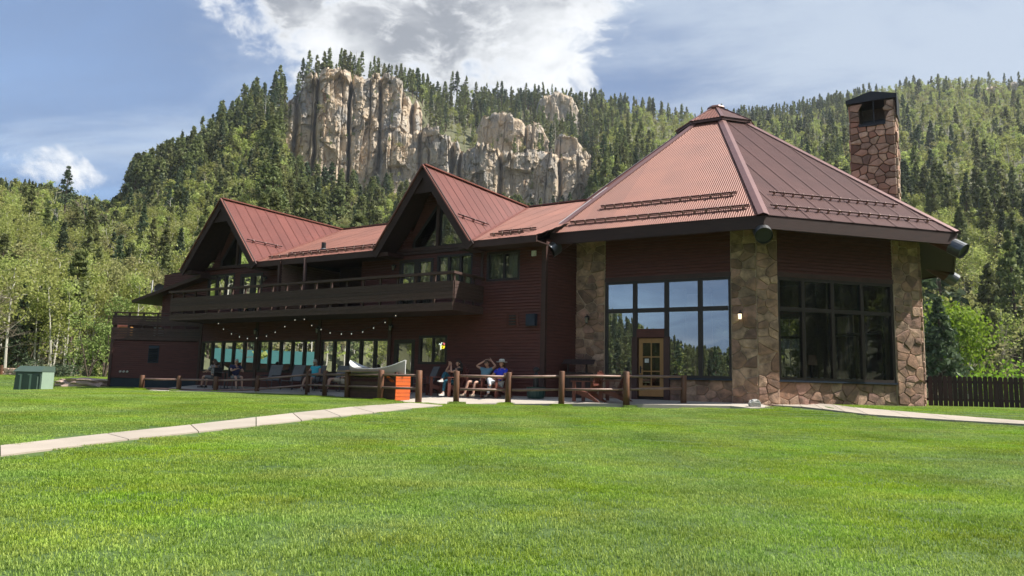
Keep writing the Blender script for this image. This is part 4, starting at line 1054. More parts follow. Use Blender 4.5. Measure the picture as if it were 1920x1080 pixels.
# ------------------------------------------------------------------ vegetation prototypes
PINE_L = leaf_mat('pine_needles', [(.090, .112, .040), (.168, .195, .070), (.265, .290, .115)], .36)
SPRUCE_L = leaf_mat('spruce_needles', [(.048, .074, .038), (.082, .118, .058), (.140, .178, .090)], .28)
ASPEN_L = leaf_mat('spring_leaves', [(.240, .285, .068), (.345, .385, .105), (.455, .480, .165)], .52)
OLIVE_L = leaf_mat('olive_leaves', [(.205, .205, .075), (.290, .282, .112), (.375, .352, .165)], .47)
BUSH_L = leaf_mat('bush_leaves', [(.130, .172, .042), (.200, .250, .066), (.285, .335, .105)], .35)
LIME_L = leaf_mat('lime_leaves', [(.150, .260, .020), (.210, .340, .030), (.290, .420, .060)], .5, objrnd=.1)
BARK = mat('grey_brown_bark', (.13, .095, .07), (.07, .05, .038), 5, .9, (1, 1, .4), .5)
BIRCH = mat('white_bark', (.62, .58, .50), (.42, .39, .33), 3, .8, (1, 1, .5), .3)
TWIG = mat('bare_twigs', (.23, .19, .14), (.15, .12, .09), 3, .9)

def cards(cent, size, asp, r, up=.35):
    """leaf-sized diamond faces, one per centre"""
    n = len(cent); th = r.uniform(0, 2 * np.pi, n); nzv = np.clip(r.normal(up, .5, n), -1, 1)
    nr = np.sqrt(1 - nzv ** 2); N_ = np.stack([nr * np.cos(th), nr * np.sin(th), nzv], -1)
    a = r.normal(size=(n, 3)); a -= N_ * (a * N_).sum(1)[:, None]; a /= np.linalg.norm(a, axis=1)[:, None]; b = np.cross(N_, a)
    s = (size * r.uniform(.65, 1.25, n))[:, None]
    V = np.stack([cent + a * s, cent + b * s * asp, cent - a * s, cent - b * s * asp], 1).reshape(-1, 3)
    return V
def quads_mesh(name, V, m):
    n = len(V) // 4; me = bpy.data.meshes.new(name)
    me.vertices.add(len(V)); me.vertices.foreach_set('co', np.asarray(V, np.float32).ravel())
    me.loops.add(len(V)); me.loops.foreach_set('vertex_index', np.arange(len(V), dtype=np.int32))
    me.polygons.add(n); me.polygons.foreach_set('loop_start', np.arange(0, len(V), 4, dtype=np.int32))
    me.materials.append(m); me.update(calc_edges=True); me.validate(); return me
def conifer(seed, H, R, clear, nlev, per, card, size, droop, m, fill=.35, asp=.42, shape=.8, gappy=0.0):
    r = np.random.default_rng(seed); C = []; S = []
    tb = MB(); bend = r.normal(0, .012 * H, 2)
    tp = lambda f: np.array([bend[0] * f * f, bend[1] * f * f, H * f])
    tb.tube([tp(f) for f in (0, .3, .6, .85, 1)], [H * .016, H * .013, H * .009, H * .004, .01], 6)
    for j in range(nlev):
        f = clear + (1 - clear) * (j + r.uniform(0, .8)) / nlev; env = R * max(.04, (1 - (f - clear) / (1 - clear))) ** shape
        if gappy and r.random() < gappy: continue
        for k in range(per):
            if r.random() < .15: continue
            a = r.uniform(0, 2 * np.pi); ln = env * r.uniform(.6, 1.12); b0 = tp(min(1, f))
            dz = -droop * ln * r.uniform(.6, 1.3); dirv = np.array([math.cos(a), math.sin(a), 0])
            if ln > .5: tb.tube([b0, b0 + dirv * ln * .85 + [0, 0, dz * .8]], [.028 * H / 12, .008], 3, cap=False)
            q = fill + (1 - fill) * np.sqrt(r.uniform(0, 1, card)); w = .13 * ln
            C.append(b0 + dirv * (ln * q)[:, None] + np.stack([r.normal(0, w, card), r.normal(0, w, card), dz * q + r.normal(0, .05 * ln + .05, card)], -1)); S.append(np.full(card, size))
    C = np.concatenate(C); S = np.concatenate(S)
    tip = tp(1) + np.stack([r.normal(0, .10, 10), r.normal(0, .10, 10), r.uniform(-.9, .15, 10)], -1); C = np.concatenate([C, tip]); S = np.concatenate([S, np.full(10, size * .7)])
    return tb.mesh('trunk', BARK), quads_mesh('crown', cards(C, S, asp, r), m)
def broad(seed, H, R, clear, nb, leaves, size, m, bark, stems=1, spread=.12, sub=3, thick=.013, lean=.05, round_=False):
    r = np.random.default_rng(seed); tb = MB(); C = []
    for st in range(stems):
        a0 = r.uniform(0, 2 * np.pi); ln = lean + (spread if stems > 1 else 0) * r.uniform(.5, 1.4)
        hh = H * (1 if st == 0 else r.uniform(.65, 1)); k1, k2 = r.normal(0, .03 * H, 2), r.normal(0, .03 * H, 2)
        tp = lambda f: np.array([math.cos(a0) * ln * hh * f + k1[0] * math.sin(3 * f), math.sin(a0) * ln * hh * f + k1[1] * math.sin(3 * f), hh * f])
        fs = np.linspace(0, .93, 7); tb.tube([tp(f) for f in fs], [thick * H * (1 - .85 * f) for f in fs], 6, cap=False)
        for b in range(max(3, nb // stems)):
            f = clear + (.95 - clear) * r.uniform(0, 1) ** .8; p0 = tp(f); a = r.uniform(0, 2 * np.pi)
            g = math.sin(math.pi * min(1, (f - clear) / (1 - clear) * .85 + .15)) ** .6 if round_ else (1.05 - .6 * (f - clear) / (1 - clear))
            L_ = R * g * r.uniform(.6, 1.15); el = r.uniform(.15, .9)
            dv = np.array([math.cos(a) * math.cos(el), math.sin(a) * math.cos(el), math.sin(el)]); p1 = p0 + dv * L_ * .55; p2 = p0 + dv * L_ + [0, 0, .08 * L_]
            tb.tube([p0, p1, p2], [thick * H * .32 * (1 - .5 * f), thick * H * .2 * (1 - .5 * f), .008], 4, cap=False)
            C.append((p1 + p2) / 2); C.append(p2)
            for s_ in range(sub):
                q = r.uniform(.35, 1); pb = p0 + dv * L_ * q; d2 = r.normal(size=3); d2[2] = abs(d2[2]) * .6; d2 /= np.linalg.norm(d2); l2 = L_ * r.uniform(.25, .5)
                tb.tube([pb, pb + d2 * l2], [.012, .005], 3, cap=False); C.append(pb + d2 * l2 * .7); C.append(pb + d2 * l2)
    tmesh = tb.mesh('trunk', bark)
    if not leaves: return tmesh, None
    C = np.array(C); pick = r.integers(0, len(C), leaves); P = C[pick] + r.normal(0, 1, (leaves, 3)) * (R * .16)
    return tmesh, quads_mesh('crown', cards(P, np.full(leaves, size), .62, r, .3), m)
def bush(seed, H, R, n, size, m):
    r = np.random.default_rng(seed); tb = MB(); C = []
    for i in range(9):
        a = r.uniform(0, 2 * np.pi); q = np.array([math.cos(a) * R * r.uniform(.2, .9), math.sin(a) * R * r.uniform(.2, .9), H * r.uniform(.45, 1)])
        tb.tube([(0, 0, 0), q * [.5, .5, .6], q], [.03, .02, .006], 4, cap=False)
        for k in range(5): C.append(q * r.uniform(.45, 1) + r.normal(0, .16 * R, 3))
    C = np.array(C); P = C[r.integers(0, len(C), n)] + r.normal(0, .2, (n, 3)) * [R * .8, R * .8, H * .6]; P[:, 2] = np.abs(P[:, 2]) + .02
    return tb.mesh('stems', TWIG), quads_mesh('crown', cards(P, np.full(n, size), .6, r, .3), m)
PROTO = {'pine_tree': [], 'spruce_tree': [], 'aspen_tree': [], 'bare_tree': [], 'bush': []}
HT = {}
def reg(kind, H, pair): PROTO[kind].append((H, pair))
for s in range(3): reg('pine_tree', 12, conifer(100 + s, 12, 1.65, .22 + .1 * s, 28, 6, 11, .29, .10, PINE_L, .3, .45, .62, .10))
reg('pine_tree', 12, conifer(104, 12, 1.45, .45, 18, 6, 15, .30, -.12, PINE_L, .35, .5, .45, .18))
for s in range(2): reg('spruce_tree', 12, conifer(120 + s, 12, 1.95, .07, 36, 6, 11, .28, .30, SPRUCE_L, .3, .36, .85))
for s in range(3): reg('aspen_tree', 9, broad(140 + s, 9, 2.0, .30, 18, 1250, .13, ASPEN_L, BIRCH, 1 + (s == 2), .14))
reg('aspen_tree', 8, broad(145, 8, 2.2, .18, 18, 1250, .13, OLIVE_L, BARK, 2, .2))
reg('aspen_tree', 8, broad(147, 8.5, 1.8, .40, 14, 800, .13, ASPEN_L, BIRCH, 1))
for s in range(2): reg('bare_tree', 7, broad(160 + s, 7, 2.2, .2, 20, 0, .1, None, TWIG if s else BIRCH, 2 + s, .25, 5))
reg('bare_tree', 6, broad(164, 6, 2.2, .1, 20, 260, .13, OLIVE_L, TWIG, 4, .28, 5))
for s in range(2): reg('bush', 2.4, bush(170 + s, 2.4, 1.6, 620, .13, (BUSH_L, OLIVE_L)[s]))
# lighter forms for the far forest
FARC = bpy.data.collections.new('far_forest_forms'); far = []
def farform(i, kind, H, pair):
    a, b = pair; bm_ = bmesh.new(); bm_.from_mesh(a); n0 = len(bm_.faces)
    if b: bm_.from_mesh(b)
    bm_.faces.ensure_lookup_table()
    for f in bm_.faces[n0:]: f.material_index = 1
    me = bpy.data.meshes.new('far_form_%02d' % i); bm_.to_mesh(me); bm_.free(); me.materials.append(a.materials[0]); me.materials.append((b or a).materials[0])
    o = bpy.data.objects.new('far_form_%02d' % i, me); FARC.objects.link(o); far.append((kind, H))
i = 0
for s in range(4): farform(i, 'c', 12, conifer(200 + s, 12, 1.55, .12 + .09 * s, 18, 4, 6, .50, .12, PINE_L if s < 3 else SPRUCE_L, .25, .45, .65)); i += 1
for s in range(4): farform(i, 'a', 9, broad(220 + s, 9, 2.0, .28, 9, 330, .27, ASPEN_L if s < 3 else OLIVE_L, BIRCH if s < 2 else BARK, 1, .1, 1)); i += 1
for s in range(2): farform(i, 'b', 2.4, bush(230 + s, 2.4, 1.7, 170, .24, (BUSH_L, OLIVE_L)[s])); i += 1
for s in range(2): farform(i, 's', 9, broad(240 + s, 9, 1.3, .3, 10, 0, .1, None, (BIRCH, TWIG)[s], 1, .1, 2)); i += 1
KIDX = {k: [j for j, (q, h) in enumerate(far) if q == k] for k in 'cabs'}

# ------------------------------------------------------------------ plant the hillsides
ROOF = np.array([(-50, 690), (195, 690), (205, 590), (265, 590), (270, 565), (345, 500), (425, 366), (655, 427), (725, 421), (800, 316), (985, 392), (1095, 380), (1295, 237), (1340, 205), (1390, 232), (1590, 332), (1592, 172), (1678, 172), (1702, 387), (1797, 437), (1800, 535), (1725, 545), (1742, 700), (1990, 703)], float)
N0 = 14500; r = np.random.default_rng(5)
az = r.uniform(-39, 39, N0); dd = np.sqrt(r.uniform(58 ** 2, 640 ** 2, N0))
near = np.concatenate([r.uniform(-39, -16, 3400), r.uniform(-16, 39, 1700)]), np.sqrt(r.uniform(54 ** 2, 215 ** 2, 5100))
az = np.concatenate([az, near[0]]); dd = np.concatenate([dd, near[1]])
x = dd * np.sin(np.radians(az)); y = dd * np.cos(np.radians(az)); z = tz(x, y)
pxs = pxaz(az); drr = np.interp(az % 360, TA[:, 0], TA[:, 2]); dff = np.interp(az % 360, TA[:, 0], TA[:, 1])
ok = (dd < drr + 14) & (dd > dff + 1)
dc = np.interp(pxs, CX, CD); incl = (pxs > 512) & (pxs < 1112)
ok &= ~(incl & (dd > dc - 12) & (dd < dc + 13))
ok &= ~((pxs > 888) & (pxs < 1034) & (dd > 308) & (dd < 326)) & ~((pxs > 998) & (pxs < 1096) & (dd > 366) & (dd < 382))
ok &= ~((pxs > 466) & (pxs < 522) & (dd > 200) & (dd < 238))
# talus under the cliffs stays open enough to show the rock
tal = incl & (dd < dc) & (dd > dc - 60)
sel = np.where(ok)[0]; recs = []
pat = fbm(x * .012, y * .012, 31, 3); pat2 = fbm(x * .03, y * .03, 37, 3)
for i in sel:
    p, d = pxs[i], dd[i]; k = pat[i] * .6 + pat2[i] * .4; u = r.random()
    tr = (d - dff[i]) / (drr[i] - dff[i])
    if p < 480 and d < 175:
        pc = .09 + .26 * (k > .53) * (d > 85); pa = .44; pb = .26
    elif p < 560 and d >= 175:
        pc = .74 if tr > .62 else .34; pa = .95 - pc; pb = .03
    elif tal[i]: pc = .16; pa = .54; pb = .28
    elif p < 1120 and d > 290: pc = .72; pa = .22; pb = .06
    elif p >= 1120:
        pc = np.clip(.50 + (k - .56) * 4.2 + (.42 if tr > .60 and p < 1600 else 0) + (.3 if tr > .85 else 0), .12, .97); pa = .96 * (1 - pc); pb = .03
    else: pc = .35; pa = .45; pb = .18
    kind = 'c' if u < pc else 'a' if u < pc + pa else 'b' if u < pc + pa + pb else 't'
    if kind == 't' and d > 150: kind = 'a'
    H = {'c': 6 + 10 * r.random() ** .8, 'a': r.uniform(4.5, 10.5), 'b': r.uniform(1.4, 3.6), 't': r.uniform(4.5, 8)}[kind]
    if p < 480 and d < 185: H = {'c': r.uniform(5.5, 10.5), 'a': r.uniform(4.5, 8.2), 'b': r.uniform(1.0, 2.8), 't': r.uniform(3.5, 6.5)}[kind]
    if tal[i] and kind == 'c' and r.random() < .35: kind = 'a'
    if tal[i]: H = min(H, {'c': 7.5, 'a': 5.5, 'b': 2.2, 't': 4}[kind]) * r.uniform(.7, 1)
    if p >= 1120 and tr > .93: H *= .9
    if incl[i] and d > dc[i] and kind == 'c': H = r.uniform(9.5, 15.5)
    if p < 215 and d > 150: H = min(H, 7.5)
    recs.append([kind, x[i], y[i], z[i], H, d, p])
# pines that stand on the very edge of the cliff top
for p, yt, hpx in ((566, 160, 55), (578, 152, 62), (592, 146, 48), (606, 143, 52), (616, 141, 56), (637, 142, 58), (646, 142, 54), (662, 142, 44), (656, 143, 50), (671, 144, 40), (692, 146, 22), (706, 147, 20), (728, 152, 38), (733, 156, 40), (764, 172, 46), (776, 176, 44), (786, 178, 42), (800, 180, 48), (810, 190, 36), (846, 186, 58), (856, 188, 60), (873, 190, 52), (892, 192, 44), (912, 192, 42), (932, 192, 44), (940, 196, 50), (958, 196, 40), (985, 192, 42), (1003, 190, 38), (1018, 188, 40), (1035, 176, 24)):
    d = 312 if p < 745 else 385
    q = at_dist(p, yt + 4, d); recs.append(['c', q[0], q[1], q[2], hpx * d / FPX * 1.06, d, p])
CAP_N = 285
ind = {'c': [], 'a': [], 'b': [], 't': []}; rest = []
for q in recs:
    kind, X_, Y_, Z_, H, d, p = q
    p1, y1 = to_px((X_, Y_, Z_ + H)); vis = -15 < p1 < 1935 and y1 < np.interp(p1, ROOF[:, 0], ROOF[:, 1]) - 2
    (ind[kind] if vis else rest).append((H / d, q))
things = []
for kind in 'cabt':
    L_ = sorted(ind[kind], key=lambda a: -a[0]); cap_ = CAP_N if kind in 'ca' else 150
    things += [q for _, q in L_[:cap_]]; rest += L_[cap_:]
PROT = {}
def proto(kind, vi):
    if (kind, vi) in PROT: return PROT[kind, vi]
    H, (a, b) = PROTO[kind][vi]; t = thing(kind, 'x', 'tree'); link('trunk' if kind != 'bush' else 'stems', a, t)
    if b: link('crown', b, t)
    PROT[kind, vi] = [t, False]; return PROT[kind, vi]
def plant(kind, vi, x, y, z, H, label, group, rz=None, wide=1.0, cat=None):
    t, used = proto(kind, vi); h0 = PROTO[kind][vi][0]; s = H / h0
    rz = r.uniform(0, 6.28) if rz is None else rz
    if not used:
        PROT[kind, vi][1] = True; o = t; o.location = (float(x), float(y), float(z)); o.rotation_euler = (0, 0, rz)
    else: o = dup(t, (x, y, z), rz)
    o.scale = (s * wide, s * wide, s); o['label'] = label; o['category'] = cat or ('bush' if kind == 'bush' else 'tree')
    if group: o['group'] = group
    elif 'group' in o: del o['group']
    return o
BINS = [(90, 'at the far left'), (200, 'above the utility cabinet'), (300, 'above the terrace annex'), (420, 'behind the left gable'), (520, 'just left of the main cliff'), (650, 'left of mid-cliff'), (790, 'right of mid-cliff'), (900, 'behind the right gable ridge'), (1010, 'by the tiered lower cliffs'), (1110, 'by the skyline outcrop'), (1200, 'just right of the cliffs'), (1300, 'left of the hall roof peak'), (1450, 'right of the hall roof peak'), (1600, 'between roof peak and chimney'), (1700, 'behind the chimney'), (1760, 'right of the chimney'), (1840, 'over the blue spruce'), (9999, 'at the far right')]
def where(p, d, base_y, tr, H):
    b = [t for q, t in BINS if p < q][0]
    v = 'on the skyline' if tr > .9 else 'high up' if base_y < 330 else 'mid-slope' if base_y < 470 else 'low down' if base_y < 600 else 'at the slope foot'
    s_ = 'small ' if H < 6.5 else 'very tall ' if H > 13.5 else 'tall ' if H > 11 else ''
    return f'{v} {b}', 'left hillside' if p < 520 else 'cliffs' if p < 1110 else 'right hillside', s_
KN = {'c': 'pine_tree', 'a': 'aspen_tree', 'b': 'bush', 't': 'bare_tree'}
for kind, X_, Y_, Z_, H, d, p in things:
    name = KN[kind]; w_, g_, s_ = where(p, d, to_px((X_, Y_, Z_))[1], (d - np.interp(azp(p) % 360, TA[:, 0], TA[:, 1])) / (np.interp(azp(p) % 360, TA[:, 0], TA[:, 2]) - np.interp(azp(p) % 360, TA[:, 0], TA[:, 1])), H); vi = int(r.integers(0, len(PROTO[name])))
    if kind == 'c' and r.random() < .14: name = 'spruce_tree'; vi = int(r.integers(0, 2))
    if kind == 'c' and d > 300 and p < 1110: name = 'pine_tree'; vi = int(r.choice([1, 2, 3, 3, 0]))
    col = {'pine_tree': 'dark green pine', 'spruce_tree': 'dense dark spruce', 'aspen_tree': 'light green spring aspen', 'bush': 'low green bush', 'bare_tree': 'bare grey-brown tree'}[name]
    if name == 'aspen_tree' and vi == 3: col = 'olive green many-stemmed tree'
    plant(name, vi, X_, Y_, Z_ - .15, H, f'{s_ if kind in "ca" else ""}{col} {w_}', f'{col}es of the {g_}' if name == 'bush' else f'{col}s of the {g_}', wide=r.uniform(.85, 1.12))
# the forest mass: everything beyond the trees picked out above, and the canyon behind the camera
back = []
for q in range(9800):
    a = r.uniform(40, 320); d = math.sqrt(r.uniform(62 ** 2, 330 ** 2))
    if q > 5200: a = r.uniform(225, 312) if q % 2 else r.uniform(95, 170); d = math.sqrt(r.uniform(62 ** 2, 270 ** 2))
    xx, yy = d * math.sin(R_(a)), d * math.cos(R_(a))
    dr_ = np.interp(a, TA[:, 0], TA[:, 2]); df_ = np.interp(a, TA[:, 0], TA[:, 1])
    if d > dr_ + 8 or d < df_: continue
    kind = 'c' if r.random() < (.95 if a < 262 else .35) else 'a'; back.append((0, [kind, xx, yy, float(tz(xx, yy)), r.uniform(7, 13), d, 0]))
rest += back
for gi, G in enumerate(CLV):
    dj = G[1:, :-1] - G[:-1, :-1]; di = G[:-1, 1:] - G[:-1, :-1]; nn = np.cross(di, dj); nn /= np.linalg.norm(nn, axis=-1)[..., None] + 1e-9
    jj, ii = np.where(np.abs(nn[..., 2]) > .62); k = r.permutation(len(jj))[:int(len(jj) * .5)]
    for a in k[:(70, 90, 40, 16, 10, 5, 14, 10)[gi]]:
        p_ = G[jj[a], ii[a]]; kd = 'b' if r.random() < .6 else 'c' if r.random() < .6 else 'a'
        rest.append((0, [kd, p_[0], p_[1], p_[2], {'b': r.uniform(.9, 2.2), 'c': r.uniform(2.5, 6), 'a': r.uniform(2, 4)}[kd], 300, 0]))
P = []; IDX = []; ROT_ = []; SCL = []
for _, (kind, X_, Y_, Z_, H, d, p) in rest:
    kk = 's' if kind == 't' or (kind in 'ca' and r.random() < .05) else kind; j = int(r.choice(KIDX[kk])); s = H / far[j][1]
    P.append((X_, Y_, Z_ - .2)); IDX.append(j); ROT_.append((0, 0, r.uniform(0, 6.28))); SCL.append((s * r.uniform(.7, 1.3), s * r.uniform(.7, 1.3), s))
def instancer(name, P, coll, IDX, ROT_, SCL):
    me = bpy.data.meshes.new(name); me.vertices.add(len(P)); me.vertices.foreach_set('co', np.array(P, np.float32).ravel())
    a = me.attributes.new('pick', 'INT', 'POINT'); a.data.foreach_set('value', np.array(IDX, np.int32))
    a = me.attributes.new('turn', 'FLOAT_VECTOR', 'POINT'); a.data.foreach_set('vector', np.array(ROT_, np.float32).ravel())
    a = me.attributes.new('size', 'FLOAT_VECTOR', 'POINT'); a.data.foreach_set('vector', np.array(SCL, np.float32).ravel())
    o = link(name, me); ng = bpy.data.node_groups.new(name + '_nodes', 'GeometryNodeTree')
    ng.interface.new_socket('Geometry', in_out='INPUT', socket_type='NodeSocketGeometry'); ng.interface.new_socket('Geometry', in_out='OUTPUT', socket_type='NodeSocketGeometry')
    N, L = ng.nodes, ng.links; gi = N.new('NodeGroupInput'); go = N.new('NodeGroupOutput')
    ip = N.new('GeometryNodeInstanceOnPoints'); ci = N.new('GeometryNodeCollectionInfo'); ci.inputs['Collection'].default_value = coll
    ci.inputs['Separate Children'].default_value = True; ci.inputs['Reset Children'].default_value = True
    def na(nm, ty): n = N.new('GeometryNodeInputNamedAttribute'); n.data_type = ty; n.inputs[0].default_value = nm; return n.outputs[0]
    e = N.new('FunctionNodeEulerToRotation')
    L.new(gi.outputs[0], ip.inputs['Points']); L.new(ci.outputs[0], ip.inputs['Instance']); ip.inputs['Pick Instance'].default_value = True
    L.new(na('pick', 'INT'), ip.inputs['Instance Index']); L.new(na('turn', 'FLOAT_VECTOR'), e.inputs[0]); L.new(e.outputs[0], ip.inputs['Rotation']); L.new(na('size', 'FLOAT_VECTOR'), ip.inputs['Scale'])
    L.new(ip.outputs[0], go.inputs[0]); md = o.modifiers.new('scatter', 'NODES'); md.node_group = ng; return o
fo = instancer('forest', P, FARC, IDX, ROT_, SCL); tag(fo, 'dense mixed pine and aspen forest covering the canyon walls', 'forest', kind='stuff')
print('forest', len(P), 'trees as things', len(things))

# ---- trees that can be named one by one
reg('spruce_tree', 15, conifer(301, 15, 3.0, .18, 26, 6, 13, .30, -.06, SPRUCE_L, .30, .34, .75, .0))     # sparse lone spruce
reg('spruce_tree', 9, conifer(302, 9, 2.7, .04, 34, 8, 16, .27, .34, SPRUCE_L, .25, .36, .8))             # full blue spruce
reg('aspen_tree', 8, broad(303, 8, 2.6, .14, 34, 3200, .15, LIME_L, BARK, 2, .08, 4, round_=True))       # lime green
reg('aspen_tree', 7, broad(304, 7, 2.0, .22, 20, 1500, .13, BUSH_L, BARK, 4, .22, 4))                    # many-stemmed by the annex
reg('bush', 1.6, bush(305, 1.6, 1.5, 1500, .08, LIME_L)); reg('bush', 2.2, bush(306, 2.0, 2.2, 1800, .10, SPRUCE_L))
reg('aspen_tree', 12, broad(307, 12, 1.5, .62, 10, 700, .14, ASPEN_L, BIRCH, 1, .1, 2, thick=.012, lean=.10))
reg('aspen_tree', 9, broad(308, 9, 1.9, .5, 12, 800, .13, ASPEN_L, BIRCH, 1, .1, 2, thick=.012))
reg('bare_tree', 6, broad(309, 6, 3.2, .35, 26, 0, .1, None, TWIG, 1, .3, 7, lean=.55, thick=.02))
def at_base(px, d): a = R_(azp(px)); xx, yy = d * math.sin(a), d * math.cos(a); return xx, yy, float(tz(xx, yy)) if d > 58 else float(gz(xx, yy))
def named(kind, vi, px, d, ytop, label, wide=1.0, rz=0.0, H=None):
    xx, yy, zz = at_base(px, d); top = at_dist(px, ytop, d)[2]; plant(kind, vi, xx, yy, zz - .1, H or max(.5, top - zz), label, None, rz, wide)
named('spruce_tree', 2, 102, 150, 308, 'tall sparse spruce standing alone against the sky above the left ridge', 1.0)
named('spruce_tree', 3, 1764, 62, 556, 'dense dark blue spruce just right of the stone hall', 1.05)
named('aspen_tree', 5, 1808, 66, 568, 'bright lime green round tree beside the dark blue spruce', 1.0, .6)
named('aspen_tree', 6, 176, 52, 598, 'small many-stemmed green tree by the left wall of the annex', 1.1, 1.0)
named('aspen_tree', 6, 205, 58, 560, 'yellow-green tree close behind the terrace annex', 1.0, 2.0)
named('bush', 2, 1869, 60, 690, 'round lime green bush above the dark picket fence', 1.0)
named('bush', 3, 105, 50, 676, 'low dark hedge bush behind the green utility cabinet', 1.9)
named('aspen_tree', 7, 60, 84, 478, 'leaning white birch with a bare lower trunk behind the utility cabinet', 1.0, 2.6)
named('aspen_tree', 8, 8, 96, 415, 'white-trunked birch at the left edge with light green top', 1.0, 1.0)
named('aspen_tree', 8, 168, 104, 455, 'white-trunked aspen above the many-stemmed tree, crown lime green', 1.1, 4.0)
named('bare_tree', 3, -25, 52, 560, 'dark bare tree leaning in from the left edge', 1.0, -2.2)
named('bare_tree', 0, 115, 112, 395, 'pale dead birch snag forked near its foot on the left slope', .6, .4)
named('bare_tree', 0, 72, 150, 345, 'tall pale dead trunk below the left skyline', .5, 2.4)
named('bare_tree', 1, 165, 140, 370, 'wide pale branching dead birch under the gap in the ridge', .9, 1.4)
named('bare_tree', 2, 240, 70, 520, 'thicket of pale bare stems over the annex roof', 1.3, .3)
named('bare_tree', 2, 265, 76, 500, 'tallest thicket of bare stems behind the low roof', 1.2, 1.3)
named('bare_tree', 2, 1885, 74, 590, 'brown bare tree right of the lime green tree', 1.2, .3)
named('bare_tree', 1, 60, 66, 600, 'brown bare scrub tree behind the hedge bush', 1.1, 2.0)

# ------------------------------------------------------------------ grass
GR = leaf_mat('grass_blades', [(.150, .265, .026), (.255, .405, .044), (.395, .535, .090)], .42, .55, 0.0)
# patches of lusher, bluer and drier turf, in the place's own coordinates
nt = GR.node_tree; N = nt.nodes; L = nt.links
hs = [n for n in N if n.type == 'HUE_SAT'][0]; g = N.new('ShaderNodeNewGeometry')
def gnoise(sc, det, st=(1, 1, 0)):
    mp = N.new('ShaderNodeMapping'); mp.inputs['Scale'].default_value = st; L.new(g.outputs['Position'], mp.inputs[0])
    n = N.new('ShaderNodeTexNoise'); n.inputs['Scale'].default_value = sc; n.inputs['Detail'].default_value = det; L.new(mp.outputs[0], n.inputs[0]); return n.outputs[0]
def gmap(v, a, b, c, d): m = N.new('ShaderNodeMapRange'); m.inputs[1].default_value = a; m.inputs[2].default_value = b; m.inputs[3].default_value = c; m.inputs[4].default_value = d; L.new(v, m.inputs[0]); return m.outputs[0]
for l in list(nt.links):
    if l.to_node == hs and l.to_socket.name in ('Value', 'Hue'): nt.links.remove(l)
n1 = gnoise(.55, 5); L.new(gmap(n1, .34, .66, .80, 1.18), hs.inputs['Value'])
n2 = gnoise(.9, 4, (.7, 1.2, 0)); L.new(gmap(n2, .35, .68, .505, .474), hs.inputs['Hue'])
n3_ = gnoise(.33, 4); L.new(gmap(n3_, .38, .66, .86, 1.06), hs.inputs['Saturation'])
GC = bpy.data.collections.new('turf_forms'); TS = .62
for i in range(5):
    r2 = np.random.default_rng(400 + i); nb = 1050
    bx_ = r2.uniform(-TS / 2 - .05, TS / 2 + .05, nb); by_ = r2.uniform(-TS / 2 - .05, TS / 2 + .05, nb)
    h = r2.uniform(.017, .036, nb) * (1 if i < 4 else 1.15); th = r2.uniform(0, 6.28, nb); ln = r2.uniform(.0, .75, nb) * h; w = r2.uniform(.0028, .0052, nb)
    lx, ly = np.cos(th) * ln, np.sin(th) * ln; sx, sy = -np.sin(th) * w, np.cos(th) * w; Z0 = np.zeros(nb)
    a = np.stack([bx_ - sx, by_ - sy, Z0], -1); b = np.stack([bx_ + sx, by_ + sy, Z0], -1)
    c = np.stack([bx_ + lx * .4 + sx * .8, by_ + ly * .4 + sy * .8, h * .62], -1); d = np.stack([bx_ + lx * .4 - sx * .8, by_ + ly * .4 - sy * .8, h * .62], -1); e = np.stack([bx_ + lx, by_ + ly, h], -1)
    V = np.stack([a, b, c, d, e], 1).reshape(-1, 3); k = np.arange(nb) * 5
    F4 = np.stack([k, k + 1, k + 2, k + 3], -1).tolist(); F3 = np.stack([k + 3, k + 2, k + 4], -1).tolist()
    me = bpy.data.meshes.new('turf_%d' % i); me.from_pydata(V.tolist(), [], F4 + F3); me.materials.append(GR)
    o = bpy.data.objects.new('turf_%d' % i, me); GC.objects.link(o)
P = []; IDX = []; ROT_ = []; SCL = []; r = np.random.default_rng(77)
def scatter(x0, x1, y0, y1, st, sc):
    gx, gy = np.meshgrid(np.arange(x0, x1, st), np.arange(y0, y1, st)); gx = (gx + r.uniform(-.1, .1, gx.shape)).ravel(); gy = (gy + r.uniform(-.1, .1, gy.shape)).ravel()
    m = (np.abs(gx) < gy * .74 + 1.6)
    for Q in PATHP + [PATIO] + BUILD:
        for dx, dy in ((0, 0), (.2, .0), (-.2, .0), (0, .2), (0, -.2)): m &= ~inpoly(gx + dx, gy + dy, Q)
    gx, gy = gx[m], gy[m]; gzv = gz(gx, gy)
    for a, b, c in zip(gx, gy, gzv): P.append((a, b, c - .004)); IDX.append(int(r.integers(0, 5))); ROT_.append((0, 0, r.uniform(0, 6.28))); SCL.append((sc, sc, sc * r.uniform(.85, 1.15)))
scatter(-7, 7, 4.2, 9, .46, 1.0); scatter(-14, 14, 9, 16, .50, 1.0); scatter(-24, 22, 16, 25, .56, 1.05); scatter(-34, 30, 25, 50, .62, 1.15)
for px_, yy_ in ((855.5, 23.2), (952.5, 23.3), (1052.5, 23.1), (1174.5, 23.2), (264, 32.4), (334, 31.9), (404, 31.4), (481, 30.8), (712.5, 24.7)):
    for k in range(3):
        xx_ = at_y(px_, 740, yy_)[0] + r.uniform(-.15, .15); P.append((xx_, yy_ + r.uniform(-.1, .05), float(gz(xx_, yy_)))); IDX.append(4); ROT_.append((0, 0, r.uniform(0, 6.28))); SCL.append((.45, .45, 2.2))
